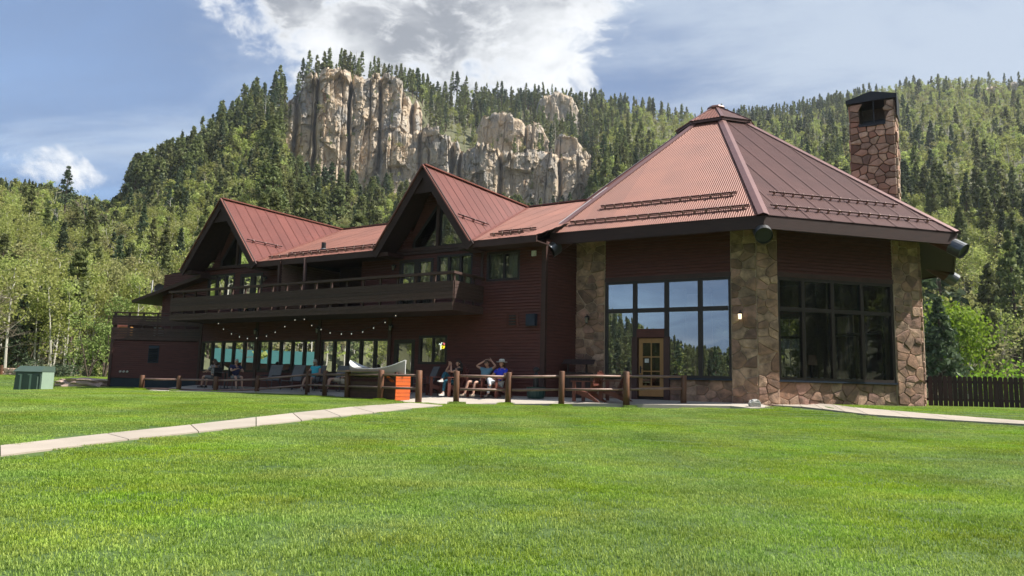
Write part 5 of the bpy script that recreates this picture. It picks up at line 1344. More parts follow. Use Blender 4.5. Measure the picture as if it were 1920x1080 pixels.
# fringe hugging the edges of the walks
for Q in PATHP:
    for a, b in zip(Q, Q[1:]):
        k = int(np.hypot(*(b - a)) / .16); nrm = np.array([-(b - a)[1], (b - a)[0]]); nrm /= np.linalg.norm(nrm) + 1e-9
gr = instancer('grass', P, GC, IDX, ROT_, SCL); tag(gr, 'short mown grass blades of the lawn, mottled light and dark green', 'grass', kind='stuff')
print('turf tiles', len(P))
# ------------------------------------------------------------------ log fences
def post_at(px, y): p = at_y(px, 740, y); return np.array([p[0], y])
def fence(name, label, pts, ztops, drops=None):
    z0 = [float(min(gz(*p), patio_z(*p))) for p in pts]
    root = thing(name, label, 'fence', (pts[0][0], pts[0][1], z0[0]))
    for i, (p, zt) in enumerate(zip(pts, ztops)):
        q = MB(); r0 = .098 + rng.uniform(-.008, .008); ln = rng.uniform(-.02, .02)
        q.tube([(p[0], p[1], z0[i] - .3), (p[0] + ln * .5, p[1], (z0[i] + zt) / 2), (p[0] + ln, p[1], zt - .015), (p[0] + ln, p[1], zt)], [r0 * 1.05, r0, r0 * .97, r0 * .86], 12)
        q.part('post', POST, root, True)
    drops = drops or [(.16, .57)] * len(pts)
    for (a, b, za, zb_, da, db) in zip(pts, pts[1:], ztops, ztops[1:], drops, drops[1:]):
        for k in (0, 1):
            A = np.array([*a, za - da[k]]); B = np.array([*b, zb_ - db[k]]); d = (B - A) / np.linalg.norm(B - A); mid = (A + B) / 2 + [rng.uniform(-.01, .01), 0, rng.uniform(-.012, .012)]
            q = MB(); q.tube([A + d * .06, mid, B - d * .06], [.038, .042, .037], 9); q.part('rail', RAIL, root, True)
    return root
LPX = [(264, 32.6, .36), (334, 32.1, .37), (404, 31.6, .38), (481, 31.0, .46), (576, 29.9, .70), (608.5, 28.2, .71), (651.5, 26.6, .72), (712.5, 25.0, .73), (785, 24.1, .735)]
fence('log_fence', 'long brown log post-and-rail fence along the patio left of the footpath', [post_at(a, b) for a, b, c in LPX], [c for a, b, c in LPX])
RPX = [(855.5, 23.3, .73), (952.5, 23.4, .735), (1052.5, 23.2, .805), (1174.5, 23.3, .835), (1281, 24.4, .78)]
fence('log_fence', 'shorter log post-and-rail fence in front of the slatted red armchairs, right of the footpath', [post_at(a, b) for a, b, c in RPX], [c for a, b, c in RPX], [(.14, .55), (.14, .55), (.16, .56), (.15, .55), (.05, .42)])
# picket fence on the right
ga, gb = at_y(1741, 740, 27.3)[:2], at_y(1990, 740, 26.0)[:2]; dv = gb - ga; Lp = np.linalg.norm(dv); dv /= Lp; nv = np.array([dv[1], -dv[0]]); PF = Fr(ga, dv, nv)
pfz = float(gz(*ga)) - .02
pf = thing('picket_fence', 'dark brown picket fence with dog-eared tops right of the stone hall', 'fence', (ga[0], ga[1], pfz))
n_p = int(Lp / .158)
for i in range(n_p):
    t = i * .158; h = 1.13 + rng.uniform(-.012, .012); q = MB(); zb = float(gz(*(ga + dv * t))) + .03; k = rng.uniform(-.005, .005)
    w0, w1 = t + .004, t + .142; zt = pfz + h
    q.prism([PF.p(w0, 0, zb), PF.p(w1, 0, zb), PF.p(w1 + k, 0, zt - .05), PF.p(w1 - .035 + k, 0, zt), PF.p(w0 + .035 + k, 0, zt), PF.p(w0 + k, 0, zt - .05)], PF.N * -.02); q.part('picket', PICKET, pf)
for z in (.28, .92):
    q = MB(); PF.bx(q, -.25, Lp, -.07, -.025, pfz + z - .045, pfz + z + .045); q.part('stringer', PICKET, pf)
for i in range(int(Lp / 2.2) + 1):
    q = MB(); PF.bx(q, i * 2.2 + .02, i * 2.2 + .12, -.17, -.072, pfz - .3, pfz + 1.0); q.part('post', PICKET, pf)

# ------------------------------------------------------------------ utility cabinet, boulder, retaining wall
CABM = mat('green_cabinet_paint', (.085, .125, .10), (.07, .105, .085), 2, .45, spec=.4)
CABL = mat('pale_edge_and_sunlit_side', (.30, .40, .31), (.27, .36, .28), 3, .5)  # pale door edges, and the tone that stands for sun on the right side
Yc = 33.0; p0 = at_y(24, 733, Yc); p1 = at_y(72, 733, Yc); zc = float(gz(p0[0], Yc)); cwid = p1[0] - p0[0] + .12
cab = thing('utility_cabinet', 'dark green metal electrical cabinet standing on the lawn at the far left', 'utility box', (p0[0], Yc, zc), R_(-6))
hc_ = at_y(50, 686, Yc)[2] - zc
m_ = MB(); ww = cwid; D_ = .80
m_.hexa([(0, 0, 0), (ww, 0, 0), (ww, D_, 0), (0, D_, 0), (.06, .0, hc_ * .78), (ww - .0, .0, hc_ * .78), (ww - .0, D_, hc_ * .78), (.06, D_, hc_ * .78)]); m_.local('body', CABM, cab)
m_ = MB(); m_.hexa([(-.03, -.06, hc_ * .78), (ww + .06, -.06, hc_ * .78), (ww + .06, D_, hc_ * .78), (-.03, D_, hc_ * .78), (.1, .16, hc_), (ww + .04, .16, hc_), (ww + .04, D_, hc_), (.1, D_, hc_)]); m_.local('lid', CABM, cab)
m_ = MB(); m_.box((ww + .02, .40, hc_ * .39), (.05, .74, hc_ * .76)); m_.local('sunlit_side_panel', CABL, cab)  # sunlight on the right side put in as a paler panel colour
for x0 in (.34, .80):
    m_ = MB(); m_.box((x0, -.02, hc_ * .37), (.09, .04, hc_ * .62)); m_.box((x0 - .09, -.021, hc_ * .66), (.11, .04, .05)); m_.local('door_edge', CABL, cab)
m_ = MB(); m_.box((1.0, -.03, hc_ * .36), (.28, .06, hc_ * .58)); m_.local('door', CABM, cab)
m_ = MB(); m_.box((ww * .45, -.01, .05), (ww * .62, .03, .05)); m_.local('kick_strip', CABL, cab)
# boulder
BOUL = mat('pink_grey_rock', (.58, .42, .35), (.36, .26, .22), 2.2, .9, (1, 1, 3), .9, fine=4)
pb = at_y(163, 729, 37.0); pz = float(gz(pb[0], 37.0))
def rock(name, label, loc, sx, sy, sz, seed, m, flat=.55):
    bm2 = bmesh.new(); bmesh.ops.create_icosphere(bm2, subdivisions=4, radius=1)
    for v in bm2.verts:
        c = v.co; n = float(fbm(np.array(c.x * 2.6 + seed + c.z), np.array(c.y * 2.6 + c.z * 2.3), seed)); n = round(n * 7) / 7 * .7 + n * .3; s = .60 + .85 * n
        v.co = Vector((math.copysign(abs(c.x) ** flat, c.x) * sx * s, math.copysign(abs(c.y) ** flat, c.y) * sy * s, math.copysign(abs(c.z) ** .6, c.z) * sz * s))
    me = bpy.data.meshes.new(name); bm2.to_mesh(me); bm2.free(); me.materials.append(m); o = link(name, me, None, tuple(map(float, loc))); return tag(o, label, 'rock')
rock('boulder', 'long low pinkish boulder on the lawn beside the dark annex', (pb[0], 37, pz + .10), 1.45, .6, .27, 5, BOUL, .7)
pb2 = at_y(1413, 748, 23.6); rock('small_stone', 'small pale grey stone at the foot of the middle stone pier', (pb2[0], 23.55, float(patio_z(pb2[0], 23.55)) + .06), .17, .11, .13, 9, mat('pale_rock', (.55, .53, .5), None, 4, .9))
# stone retaining wall with posts, far left
RWL = Fr(at_y(-40, 715, 46.0)[:2], (1, 0.06), (.06, -1)); rw = thing('retaining_wall', 'low pale stone wall between dark posts behind the utility cabinet', 'wall', (*RWL.O[:2], -.6))
q = MB(); RWL.bx(q, 0, 2.9, -.4, -.02, -1.0, .58); q.part('core', MORTAR, rw)
PALES = mat('pale_wall_stone', (.58, .44, .34), (.42, .30, .23), 3, .9, (1, 1, 3), .5, rnd=.25)
stones(RWL, 0, 2.9, -.85, .58, .26, rw, PALES, dep=(.03, .08))
for t in (1.35, 2.35):
    q = MB(); q.tube([RWL.p(t, .16, -1.0), RWL.p(t, .16, .75)], .085, 8); q.part('post', POST, rw)
# thin flagless pole right
pp_ = at_y(1843, 700, 58); q = MB(); q.tube([(0, 0, 0), (0, 0, 3.4), (0, 0, 4.5)], [.045, .04, .03], 8); pole = thing('metal_pole', 'thin pale pole in front of the lime green tree', 'pole', (pp_[0], 58, float(gz(pp_[0], 58)))); q.local('shaft', STEEL, pole)
q = MB(); q.tube([(0, 0, 1.0), (0, 0, 1.75)], .075, 8); q.local('white_sleeve', WHITEP, pole)
# dish on the low roof
dp = rp(23.9, -.6, 4.42); dish = thing('satellite_dish', 'grey satellite dish on the low roof at the left end', 'satellite dish', dp)
q = MB(); V = []; fs = []
for j in range(5):
    for i in range(16): a = 2 * math.pi * i / 16; V.append((.30 * j / 4 * math.cos(a), -.08 * (j / 4) ** 2, .30 * j / 4 * math.sin(a) + .50))
for j in range(4):
    for i in range(16): fs.append((j * 16 + i, j * 16 + (i + 1) % 16, (j + 1) * 16 + (i + 1) % 16, (j + 1) * 16 + i))
q.add(V, fs); q.local('reflector', mat('dish_grey', (.07, .07, .07), None, 5, .6), dish); q = MB(); q.tube([(0, .05, 0), (0, .05, .62)], .025, 6); q.tube([(0, 0, .45), (0, -.4, .45)], .012, 5); q.local('mast', BLACK, dish)

# ------------------------------------------------------------------ lamps
def lantern(label, P, N_, lit, big=1.0):
    P = np.asarray(P, float); N_ = np.array([*N_[:2], 0.0]); root = thing('wall_lantern', label, 'lamp', P)
    q = MB(); q.beam(P + N_ * .01, P + N_ * .05, .09 * big, .14 * big); q.tube([P + N_ * .04 + [0, 0, .05], P + N_ * .13 * big + [0, 0, .13 * big], P + N_ * .16 * big + [0, 0, .06 * big]], .012, 5); q.part('bracket', BLACK, root)
    c = P + N_ * .16 * big; q = MB(); q.tube([c + [0, 0, .06 * big], c + [0, 0, 0.0]], [.03 * big, .10 * big], 8); q.part('hood', BLACK, root)
    q = MB(); q.tube([c + [0, 0, -.005], c + [0, 0, -.19 * big]], [.065 * big, .05 * big], 8); q.part('glass', LAMPGLOW if lit else mat('lantern_glass', (.25, .22, .17), None, 5, .25), root)
    q = MB(); q.tube([c + [0, 0, -.19 * big], c + [0, 0, -.22 * big]], [.06 * big, .03 * big], 8); q.part('base', BLACK, root)
f0 = octf(0); t0 = 5.65 + (LF - 5.65) * .45
lantern('lit black lantern on the middle stone pier between the two window walls', f0.p(5.98, .09, 2.83), f0.N, True, .95)
lantern('unlit black lantern on the left stone pier beside the tall windows', f0.p(.50, .09, 2.83), f0.N, False, 1.0)
for s, z, lab in ((15.1, 2.52, 'unlit lantern under the balcony between the first two window groups'), (11.1, 2.52, 'unlit lantern under the balcony between the second and third window groups'), (6.96, 2.55, 'unlit lantern under the balcony by the dark patio door'), (14.7, 4.95, 'small lantern above the balcony beside the left gable door'), (6.95, 5.0, 'small lantern above the balcony beside the right gable door')):
    lantern(lab, WF.p(s, .05, z), WF.N, False, .9)
# string of bulbs
BP = [(409.5, 606.7), (419, 617.3), (434, 626), (449, 631.7), (464, 634.7), (481, 634), (499.5, 630.3), (516, 623), (534, 612.5), (553, 600), (570.5, 598.7), (584.5, 610.3), (602, 618), (619, 624.3), (640, 626.3), (659, 626), (680, 622.5), (700.5, 615), (722, 604.5), (742, 592)]
def on_wing(px, py, off):
    v = ray(px, py); o = np.array([0, 0, EYE]); A = np.array([*(W + n_ * off), 0]); nn = np.array([*n_, 0]); return o + v * (((A - o) @ nn) / (v @ nn))
pts = [on_wing(a, b, 1.35 if i % 2 else 1.35) for i, (a, b) in enumerate(BP)]
st = thing('string_lights', 'swag of small warm bulbs hung under the balcony', 'string lights', pts[0])
q = MB(); q.tube([p + np.array([0, 0, .09]) for p in pts], .008, 4); q.part('cable', BLACK, st)
for p in pts:
    q = MB(); q.tube([p + [0, 0, .08], p + [0, 0, .04]], .018, 6); q.part('socket', BLACK, st)
    q = MB(); q.ball(p, (.020, .020, .027), 8, 6); q.part('bulb', BULB, st)
# lit OPEN sign in the window
sg = thing('open_sign', 'small lit sign reading OPEN in yellow under a pink scroll with a white branching figure', 'sign', WF.p(4.45, -.12, 1.75)); sg.rotation_euler = (0, 0, -AZW)
YEL = emit_mat('yellow_neon', (1, .80, .02), 1.3); PNK = emit_mat('pink_neon', (1, .22, .28), .9); WHT = emit_mat('white_neon', (.85, .95, .88), 1.0)
tcu = bpy.data.curves.new('lettering', 'FONT'); tcu.body = 'OPEN'; tcu.size = .155; tcu.extrude = .008; tcu.offset = .006; tcu.align_x = 'CENTER'
tcu.materials.append(YEL); tmpo = bpy.data.objects.new('lettering', tcu); COL.objects.link(tmpo); bpy.context.view_layer.update()
tme = bpy.data.meshes.new_from_object(tmpo.evaluated_get(bpy.context.evaluated_depsgraph_get())); bpy.data.objects.remove(tmpo); to = bpy.data.objects.new('lettering', tme); COL.objects.link(to); to.parent = sg; to.location = (.03, .02, -.09); to.rotation_euler = (R_(90), 0, 0)
q = MB(); q.tube([(-.17 + .0, 0, -.13), (-.17, 0, .04), (-.25, 0, .10)], .026, 6); q.tube([(-.17, 0, .02), (-.13, 0, .15)], .026, 6); q.local('branching_figure', WHT, sg)
q = MB(); q.tube([(-.06 + .02 * i, 0, .10 + .035 * math.sin(i * 1.5)) for i in range(12)], .016, 5); q.tube([(-.04, 0, .06), (.10, 0, .075)], .010, 5); q.local('scroll', PNK, sg)

# ------------------------------------------------------------------ canoe on its crate
WOODR = mat('orange_red_plank', (.66, .125, .016), (.48, .085, .012), 3, .6, (1, 1, .5), .2, rnd=.1)
WOODD = mat('dark_crate_plank', (.10, .045, .03), (.06, .028, .02), 3, .7, (1, 1, 4), .3, rnd=.15)
HULL = mat('grey_white_hull', (.46, .45, .40), (.38, .37, .33), 2, .4, (1, 1, 1), .05); HULLW = mat('white_deck', (.80, .80, .78), None, 3, .4); HULLIN = mat('canoe_inside', (.20, .10, .08), (.12, .06, .05), 3, .6)
cx0 = at_y(741, 750, 24.9); cl0 = at_y(642, 745, 26.9)
ca = np.array([cl0[0], cl0[1]]); cb = np.array([cx0[0], cx0[1]]); dv = cb - ca; Lc = np.linalg.norm(dv); dv /= Lc; nv = np.array([dv[1], -dv[0]])
zc = float(patio_z(*cb)); CFm = Fr(ca, dv, nv); crh = .86; cdep = .62
crate = thing('crate_stand', 'plank crate under the canoe with a sunlit orange-red end', 'crate', (*ca, zc))
for i in range(7):
    z0 = zc + .02 + i * crh / 7; q = MB(); CFm.bx(q, Lc - .03, Lc + rng.uniform(-.004, .004), -cdep, -.0, z0, z0 + crh / 7 - .012); q.part('plank', WOODR, crate)
for i in range(5):
    z0 = zc + .02 + i * .60 / 5; q = MB(); CFm.bx(q, .12, Lc - .04, -.03, rng.uniform(-.003, .004), z0, z0 + .11); q.part('plank', WOODD, crate)
    q = MB(); CFm.bx(q, .12, Lc - .04, -cdep, -cdep + .03, z0, z0 + .11); q.part('plank', WOODD, crate)
for i in range(5):
    z0 = zc + .02 + i * .60 / 5; q = MB(); CFm.bx(q, .10, .13, -cdep, 0, z0, z0 + .11); q.part('plank', WOODD, crate)
q = MB(); q.beam(CFm.p(Lc - .06, -.05, zc + .55), CFm.p(Lc - .55, -.05, zc + .80), .03, .1); q.part('brace', WOODR, crate)
for t in (.16, Lc - .09): q = MB(); CFm.bx(q, t - .05, t + .05, -.10, -.035, zc, zc + .95); q.part('leg', WOODD, crate)
q = MB(); CFm.bx(q, -.05, Lc - .62, .02, .26, zc + .93, zc + .98); q.part('ledge_board', RAIL, crate)
q = MB(); CFm.bx(q, -.02, Lc - .05, -cdep, .0, zc + .70, zc + .74); q.part('top_board', WOODD, crate)
# hull: cross-sections along the length
cn = thing('canoe', 'grey canoe with white bow deck and raised ends resting on the plank crate', 'canoe', (*ca, zc + .74))
def hull(thick, dz):
    V = []; n = 25; k = 11
    for i in range(n):
        f = i / (n - 1); t = -.05 + (Lc + .12) * f; e = 2 * f - 1
        w_ = .43 * (1 - abs(e) ** 2.6) ** .8 + .012 - thick * .5; sheer = .30 + .30 * abs(e) ** 3.2; keel = .01 + .10 * abs(e) ** 6
        for j in range(k):
            a = math.pi * (j / (k - 1)) ; cxs = -math.cos(a); cz = math.sin(a) ** .75
            V.append(CFm.p(t, -.31 + cxs * w_, zc + .745 + dz + sheer - (sheer - keel - dz) * cz))
    return V, n, k
V, n, k = hull(0, 0); q = MB(); q.add(V, [(i * k + j, i * k + j + 1, (i + 1) * k + j + 1, (i + 1) * k + j) for i in range(n - 1) for j in range(k - 1)]); q.part('hull', HULL, cn, True)
V2, n, k = hull(.03, .02); q = MB(); q.add(V2, [(i * k + j, (i + 1) * k + j, (i + 1) * k + j + 1, i * k + j + 1) for i in range(2, n - 3) for j in range(k - 1)]); q.part('inside', HULLIN, cn, True)
for e0, e1 in ((0, 5), (n - 5, n - 1)):
    q = MB(); q.add([V[i * k] + np.array([0, 0, .004]) for i in range(e0, e1 + 1)] + [V[i * k + k - 1] + np.array([0, 0, .004]) for i in range(e1, e0 - 1, -1)], [tuple(range(2 * (e1 - e0 + 1)))]); q.part('end_deck', HULLW, cn)
for j in (0, k - 1):
    q = MB(); q.tube([V[i * k + j] for i in range(n)], .020, 6); q.part('gunwale', HULLW, cn)
for i in (0, n - 1):
    q = MB(); q.tube([(V[i * k + j] + V[i * k + k - 1 - j]) / 2 for j in range(k // 2 + 1)], .022, 6); q.part('stem_band', HULLW, cn)
for i in (8, 15): q = MB(); q.beam(V[i * k], V[i * k + k - 1], .20, .025); q.part('seat', RAIL, cn)

# ------------------------------------------------------------------ chairs
CHW = mat('red_brown_chair', (.175, .052, .035), (.115, .035, .025), 3, .55, (1, 1, .6), .2, rnd=.1)
SLING = mat('grey_sling', (.18, .175, .18), (.14, .14, .145), 9, .85); TUBE = mat('dark_tube', (.05, .05, .055), None, 5, .5)
def slat_chair(label, loc, rz, tall=False, m=CHW):
    """slatted armchair; faces local -y"""
    t = thing('slatted_armchair', label, 'chair', loc, rz); sh = .42 if not tall else .46
    for sx in (-1, 1):
        q = MB(); q.box((sx * .33, -.34, (sh + .2) / 2), (.045, .11, sh + .2)); q.local('front_leg', m, t)
        q = MB(); P_ = [(-.36, sh - .03), (-.36, sh - .15), (.02, sh - .27), (.40, .0), (.53, .0), (.12, sh - .14)]
        q.prism([(sx * .29 - .02, a, b) for a, b in P_], (.04, 0, 0)); q.local('rear_leg', m, t)
        q = MB(); q.prism([(sx * .36 + w_, y_, sh + .20) for w_, y_ in ((-.07, -.42), (.07, -.42), (.075, .1), (.02, .36), (-.05, .36), (-.06, .1))], (0, 0, .03)); q.local('armrest', m, t)
    for i in range(5):
        y0 = -.36 + i * .105; z0 = sh - .03 - i * .033; q = MB(); q.box((0, y0, z0), (.60, .092, .022), ((1, 0, 0), (0, .954, -.30), (0, .30, .954))); q.local('seat_slat', m, t)
    for i in range(6):
        e = (i - 2.5) / 2.5; hgt = (.74 if not tall else .80) - .13 * e * e; x0 = -.26 + i * .104
        q = MB(); b0 = np.array([x0, .12, sh - .18]); tp = b0 + np.array([(x0) * .18, .30, hgt]); q.beam(b0, tp, .022, .085, (1, 0, 0)); q.local('back_slat', m, t)
    for z_, y_ in ((.30, .305), (.62, .43)):
        q = MB(); q.box((0, y_, sh - .18 + z_), (.58, .03, .06)); q.local('back_rail', m, t)
    return t
def sling_chair(label, loc, rz):
    t = thing('sling_lounge_chair', label, 'chair', loc, rz)
    for sx in (-1, 1):
        q = MB(); q.tube([(sx * .29, -.40, 0), (sx * .29, -.36, .40), (sx * .29, .16, .36), (sx * .29, .46, 1.06)], .016, 6); q.tube([(sx * .29, -.38, .58), (sx * .29, .28, .60)], .020, 6); q.tube([(sx * .29, -.36, .40), (sx * .29, -.37, .58)], .014, 6); q.tube([(sx * .29, .42, 0), (sx * .29, .10, .37)], .016, 6); q.local('frame', TUBE, t)
    q = MB(); q.box((0, -.10, .385), (.55, .53, .018)); q.local('seat', SLING, t)
    q = MB(); q.beam((0, .16, .37), (0, .455, 1.05), .55, .016, (0, -.9, .4)); q.local('backrest', SLING, t)
    return t
def wloc(px, off, dz=0.0):
    p = on_wing(px, 722, off); return np.array([p[0], p[1], float(patio_z(p[0], p[1])) + dz])
FACE = -AZW
sling_chair('grey sling lounge chair right of the seated pair at the left, empty', wloc(507, 1.0), FACE + .3)
sling_chair('grey sling lounge chair left of the woman in the cyan shirt', wloc(548, 1.0), FACE + .15)
sling_chair('grey sling lounge chair under the man in khaki shorts, left of the canoe', wloc(634, 1.0), FACE + .25)
sling_chair('grey sling lounge chair under the patio door window, right of the canoe', wloc(797, .8), FACE - .5)
sling_chair('grey sling lounge chair under the woman in the cyan shirt', wloc(588, 1.0), FACE + .25)
slat_chair('empty slatted brown armchair turned sideways left of the woman in patterned leggings', wloc(822, 1.1), FACE - .7, True)
slat_chair('slatted armchair under the woman in patterned leggings', wloc(851, 1.2), FACE - .5, True)
slat_chair('slatted armchair under the man with hands behind his head', wloc(902, 1.1), FACE - .1, True)
slat_chair('slatted armchair under the woman in the white hat', wloc(932, 1.1), FACE - .25, True)
def ploc(px, y): p = at_y(px, 745, y); return np.array([p[0], y, float(patio_z(p[0], y)) + .01])
slat_chair('sunlit red-brown slatted armchair behind the log fence, left of the two by the honey door', ploc(1103, 23.95), R_(-122))
slat_chair('sunlit red-brown slatted armchair behind the log fence, right of the two by the honey door', ploc(1152, 24.1), R_(-116))
# green bin and covered stand by the corner
BIN = mat('dark_green_bin', (.012, .055, .045), (.008, .04, .032), 4, .5)
pl_ = wloc(1005, .75); bn = thing('round_bin', 'dark green round bin against the siding left of the covered wooden stand', 'bin', pl_)
q = MB(); q.tube([(0, 0, 0), (0, 0, .07), (0, 0, .36), (0, 0, .38)], [.27, .30, .32, .335], 18); q.local('tub', BIN, bn, False)
q = MB(); q.tube([(0, 0, .38), (0, 0, .80), (0, 0, .92)], [.10, .09, .02], 12); q.local('upright', BLACK, bn)
q = MB(); q.ball((0, 0, .98), (.12, .12, .09)); q.local('top_knob', BLACK, bn)
pw = BF.p(LB * .70, .55, 0); pw[2] = float(patio_z(pw[0], pw[1])); ws = thing('covered_stand', 'dark wooden slatted stand with a small pitched top beside the left stone pier', 'stand', pw, -AZW + .6)
DKW = mat('dark_stand_wood', (.040, .020, .016), (.025, .013, .01), 4, .7)
for i in range(9): q = MB(); q.box((-.40 + i * .1, -.20, .42), (.085, .03, .80)); q.local('slat', DKW, ws)
q = MB(); q.box((0, 0, .42), (.86, .34, .78)); q.local('box', BLACK, ws)
q = MB(); q.box((0, 0, .86), (1.05, .55, .05)); q.local('counter', DKW, ws)
for sx in (-.33, .33): q = MB(); q.box((sx, 0, 1.05), (.07, .07, .34)); q.local('post', DKW, ws)
q = MB(); q.prism([(-.55, -.26, 1.18), (-.55, .26, 1.18), (-.45, 0, 1.36)], (1.1, 0, 0)); q.local('roof', DKW, ws)
# small table at the left
tb_ = wloc(421, 1.6); tbl = thing('patio_table', 'small dark round patio table between the seated pair at the left', 'table', tb_)
q = MB(); q.tube([(0, 0, .70), (0, 0, .73)], .42, 20); q.local('tabletop', TUBE, tbl)
q = MB(); q.tube([(0, 0, .03), (0, 0, .70)], .035, 8); q.tube([(0, 0, 0), (0, 0, .03)], [.26, .2], 12); q.local('pedestal', TUBE, tbl)
def dark_chair(label, loc, rz):
    t = thing('patio_chair', label, 'chair', loc, rz)
    for sx in (-.24, .24):
        for sy in (-.22, .24): q = MB(); q.tube([(sx, sy, 0), (sx, sy * .95, .44 if sy < 0 else .92)], .014, 6); q.local('leg', TUBE, t)
    q = MB(); q.box((0, 0, .44), (.50, .48, .03)); q.local('seat', TUBE, t)
    q = MB(); q.box((0, .235, .72), (.48, .02, .40)); q.local('backrest', TUBE, t)
    return t
dark_chair('dark patio chair under the person in the plaid shirt', wloc(399, 1.75), FACE - 1.35)
dark_chair('dark patio chair under the grey-haired person in navy', wloc(441, 1.55), FACE + 1.35)
# things standing inside the hall windows
lampt = thing('table_lamp', 'table lamp with a square tan shade inside the right-hand hall window', 'lamp', octf(1).p(3.0, -1.3, .02)); q = MB(); q.hexa([(-.17, -.17, 1.25), (.17, -.17, 1.25), (.17, .17, 1.25), (-.17, .17, 1.25), (-.12, -.12, 1.6), (.12, -.12, 1.6), (.12, .12, 1.6), (-.12, .12, 1.6)]); q.local('lamp_shade', mat('tan_shade', (.45, .26, .18), None, 4, .8), lampt)
q = MB(); q.tube([(0, 0, .76), (0, 0, 1.3)], .05, 8); q.local('stem', BLACK, lampt); q = MB(); q.box((0, 0, .73), (1.0, .6, .05)); q.box((0, 0, .36), (.2, .2, .70)); q.local('side_table', INTERIOR, lampt)
for i, (t, o) in enumerate(((1.35, .0), (1.62, .0), (2.15, .0), (2.42, .0), (2.66, .0), (3.35, 0), (3.7, 0), (3.95, 0))):
    c = octf(1).p(t, -.30, ZS); g_ = thing('mug', 'small white mug on the sill inside the right-hand hall window', 'mug', c, 0, 'mugs on the hall window sill'); q = MB(); q.tube([(0, 0, .0), (0, 0, .02), (0, 0, .12)], [.045, .05, .055], 10); q.local('cup', WHITEP, g_); q = MB(); q.tube([(.05, 0, .09), (.085, 0, .07), (.05, 0, .03)], .01, 5); q.local('handle', WHITEP, g_)
q = MB(); octf(1).bx(q, .9, 5.3, -.5, -.17, ZS - .06, ZS - .002); q.part('window_shelf', INTERIOR, lodge)
# lodge across the lawn, seen only in the window reflections
ac = thing('teal_roofed_cabin', 'long log cabin with a teal metal roof across the lawn, mirrored in the windows', 'cabin', (-92, 31, -.6), R_(4))
q = MB(); q.box((0, 0, 1.5), (7, 30, 3.0)); q.local('wall', mat('red_log_wall', (.10, .04, .025), (.07, .028, .018), 2, .8, (1, 1, 6)), ac)
q = MB(); q.prism([(-4.6, -15.8, 2.9), (4.6, -15.8, 2.9), (0, -15.8, 4.9)], (0, 31.6, 0)); q.local('roof', mat('teal_metal_roof', (.022, .085, .070), (.018, .07, .058), 1, .45), ac)
for i in range(6):
    q = MB(); q.box((3.52, -12.5 + i * 5.0, 1.6), (.06, 1.3, 1.3)); q.local('window', BLACK, ac)
print('props ok', len(bpy.data.objects))
# ------------------------------------------------------------------ people
SKIN = mat('skin', (.52, .30, .21), (.46, .26, .18), 6, .55)
def cloth(name, c, c2=None): return mat(name, c, c2, 14, .9, (1, 1, 1), .2)
def skin_obj(name, V, E, Rr, m, parent, sub=1):
    me = bpy.data.meshes.new(name); me.from_pydata([tuple(map(float, v)) for v in V], E, []); o = link(name, me, parent)
    sk = o.modifiers.new('skin', 'SKIN'); sk.use_smooth_shade = True
    for i, d in enumerate(me.skin_vertices[0].data):
        rr = Rr[i]; d.radius = rr if isinstance(rr, tuple) else (rr, rr)
    me.skin_vertices[0].data[0].use_root = True
    sb = o.modifiers.new('sub', 'SUBSURF'); sb.levels = sub; sb.render_levels = sub
    bpy.context.view_layer.update(); dg = bpy.context.evaluated_depsgraph_get(); ev = o.evaluated_get(dg)
    nm = bpy.data.meshes.new_from_object(ev); o.modifiers.clear(); o.data = nm; nm.materials.clear(); nm.materials.append(m)
    nm.polygons.foreach_set('use_smooth', [True] * len(nm.polygons)); return o
def hand(mb, wrist, tip_dir, palm_n, s=1.0):
    """palm, four unequal bent fingers and a thumb off the side"""
    w = np.asarray(wrist, float); d = np.asarray(tip_dir, float); d /= np.linalg.norm(d); n = np.asarray(palm_n, float); n = n - d * (n @ d); n /= np.linalg.norm(n); sd_ = np.cross(d, n)
    mb.box(w + d * .045 * s, (.10 * s, .075 * s, .028 * s), (d, sd_, n))
    for i, l in enumerate((.066, .078, .072, .055)):
        a = w + d * .092 * s + sd_ * (-.028 + .0187 * i) * s; b = a + (d * .85 + n * .30) * l * .5 * s; c = b + (d * .6 + n * .75) * l * .5 * s
        mb.tube([a, b, c], [.0092 * s, .0085 * s, .0065 * s], 5)
    a = w + d * .03 * s + sd_ * .036 * s; mb.tube([a, a + (d * .5 + sd_ * .8) * .035 * s, a + (d * .85 + sd_ * .75 + n * .3) * .062 * s], [.011 * s, .0105 * s, .008 * s], 5)
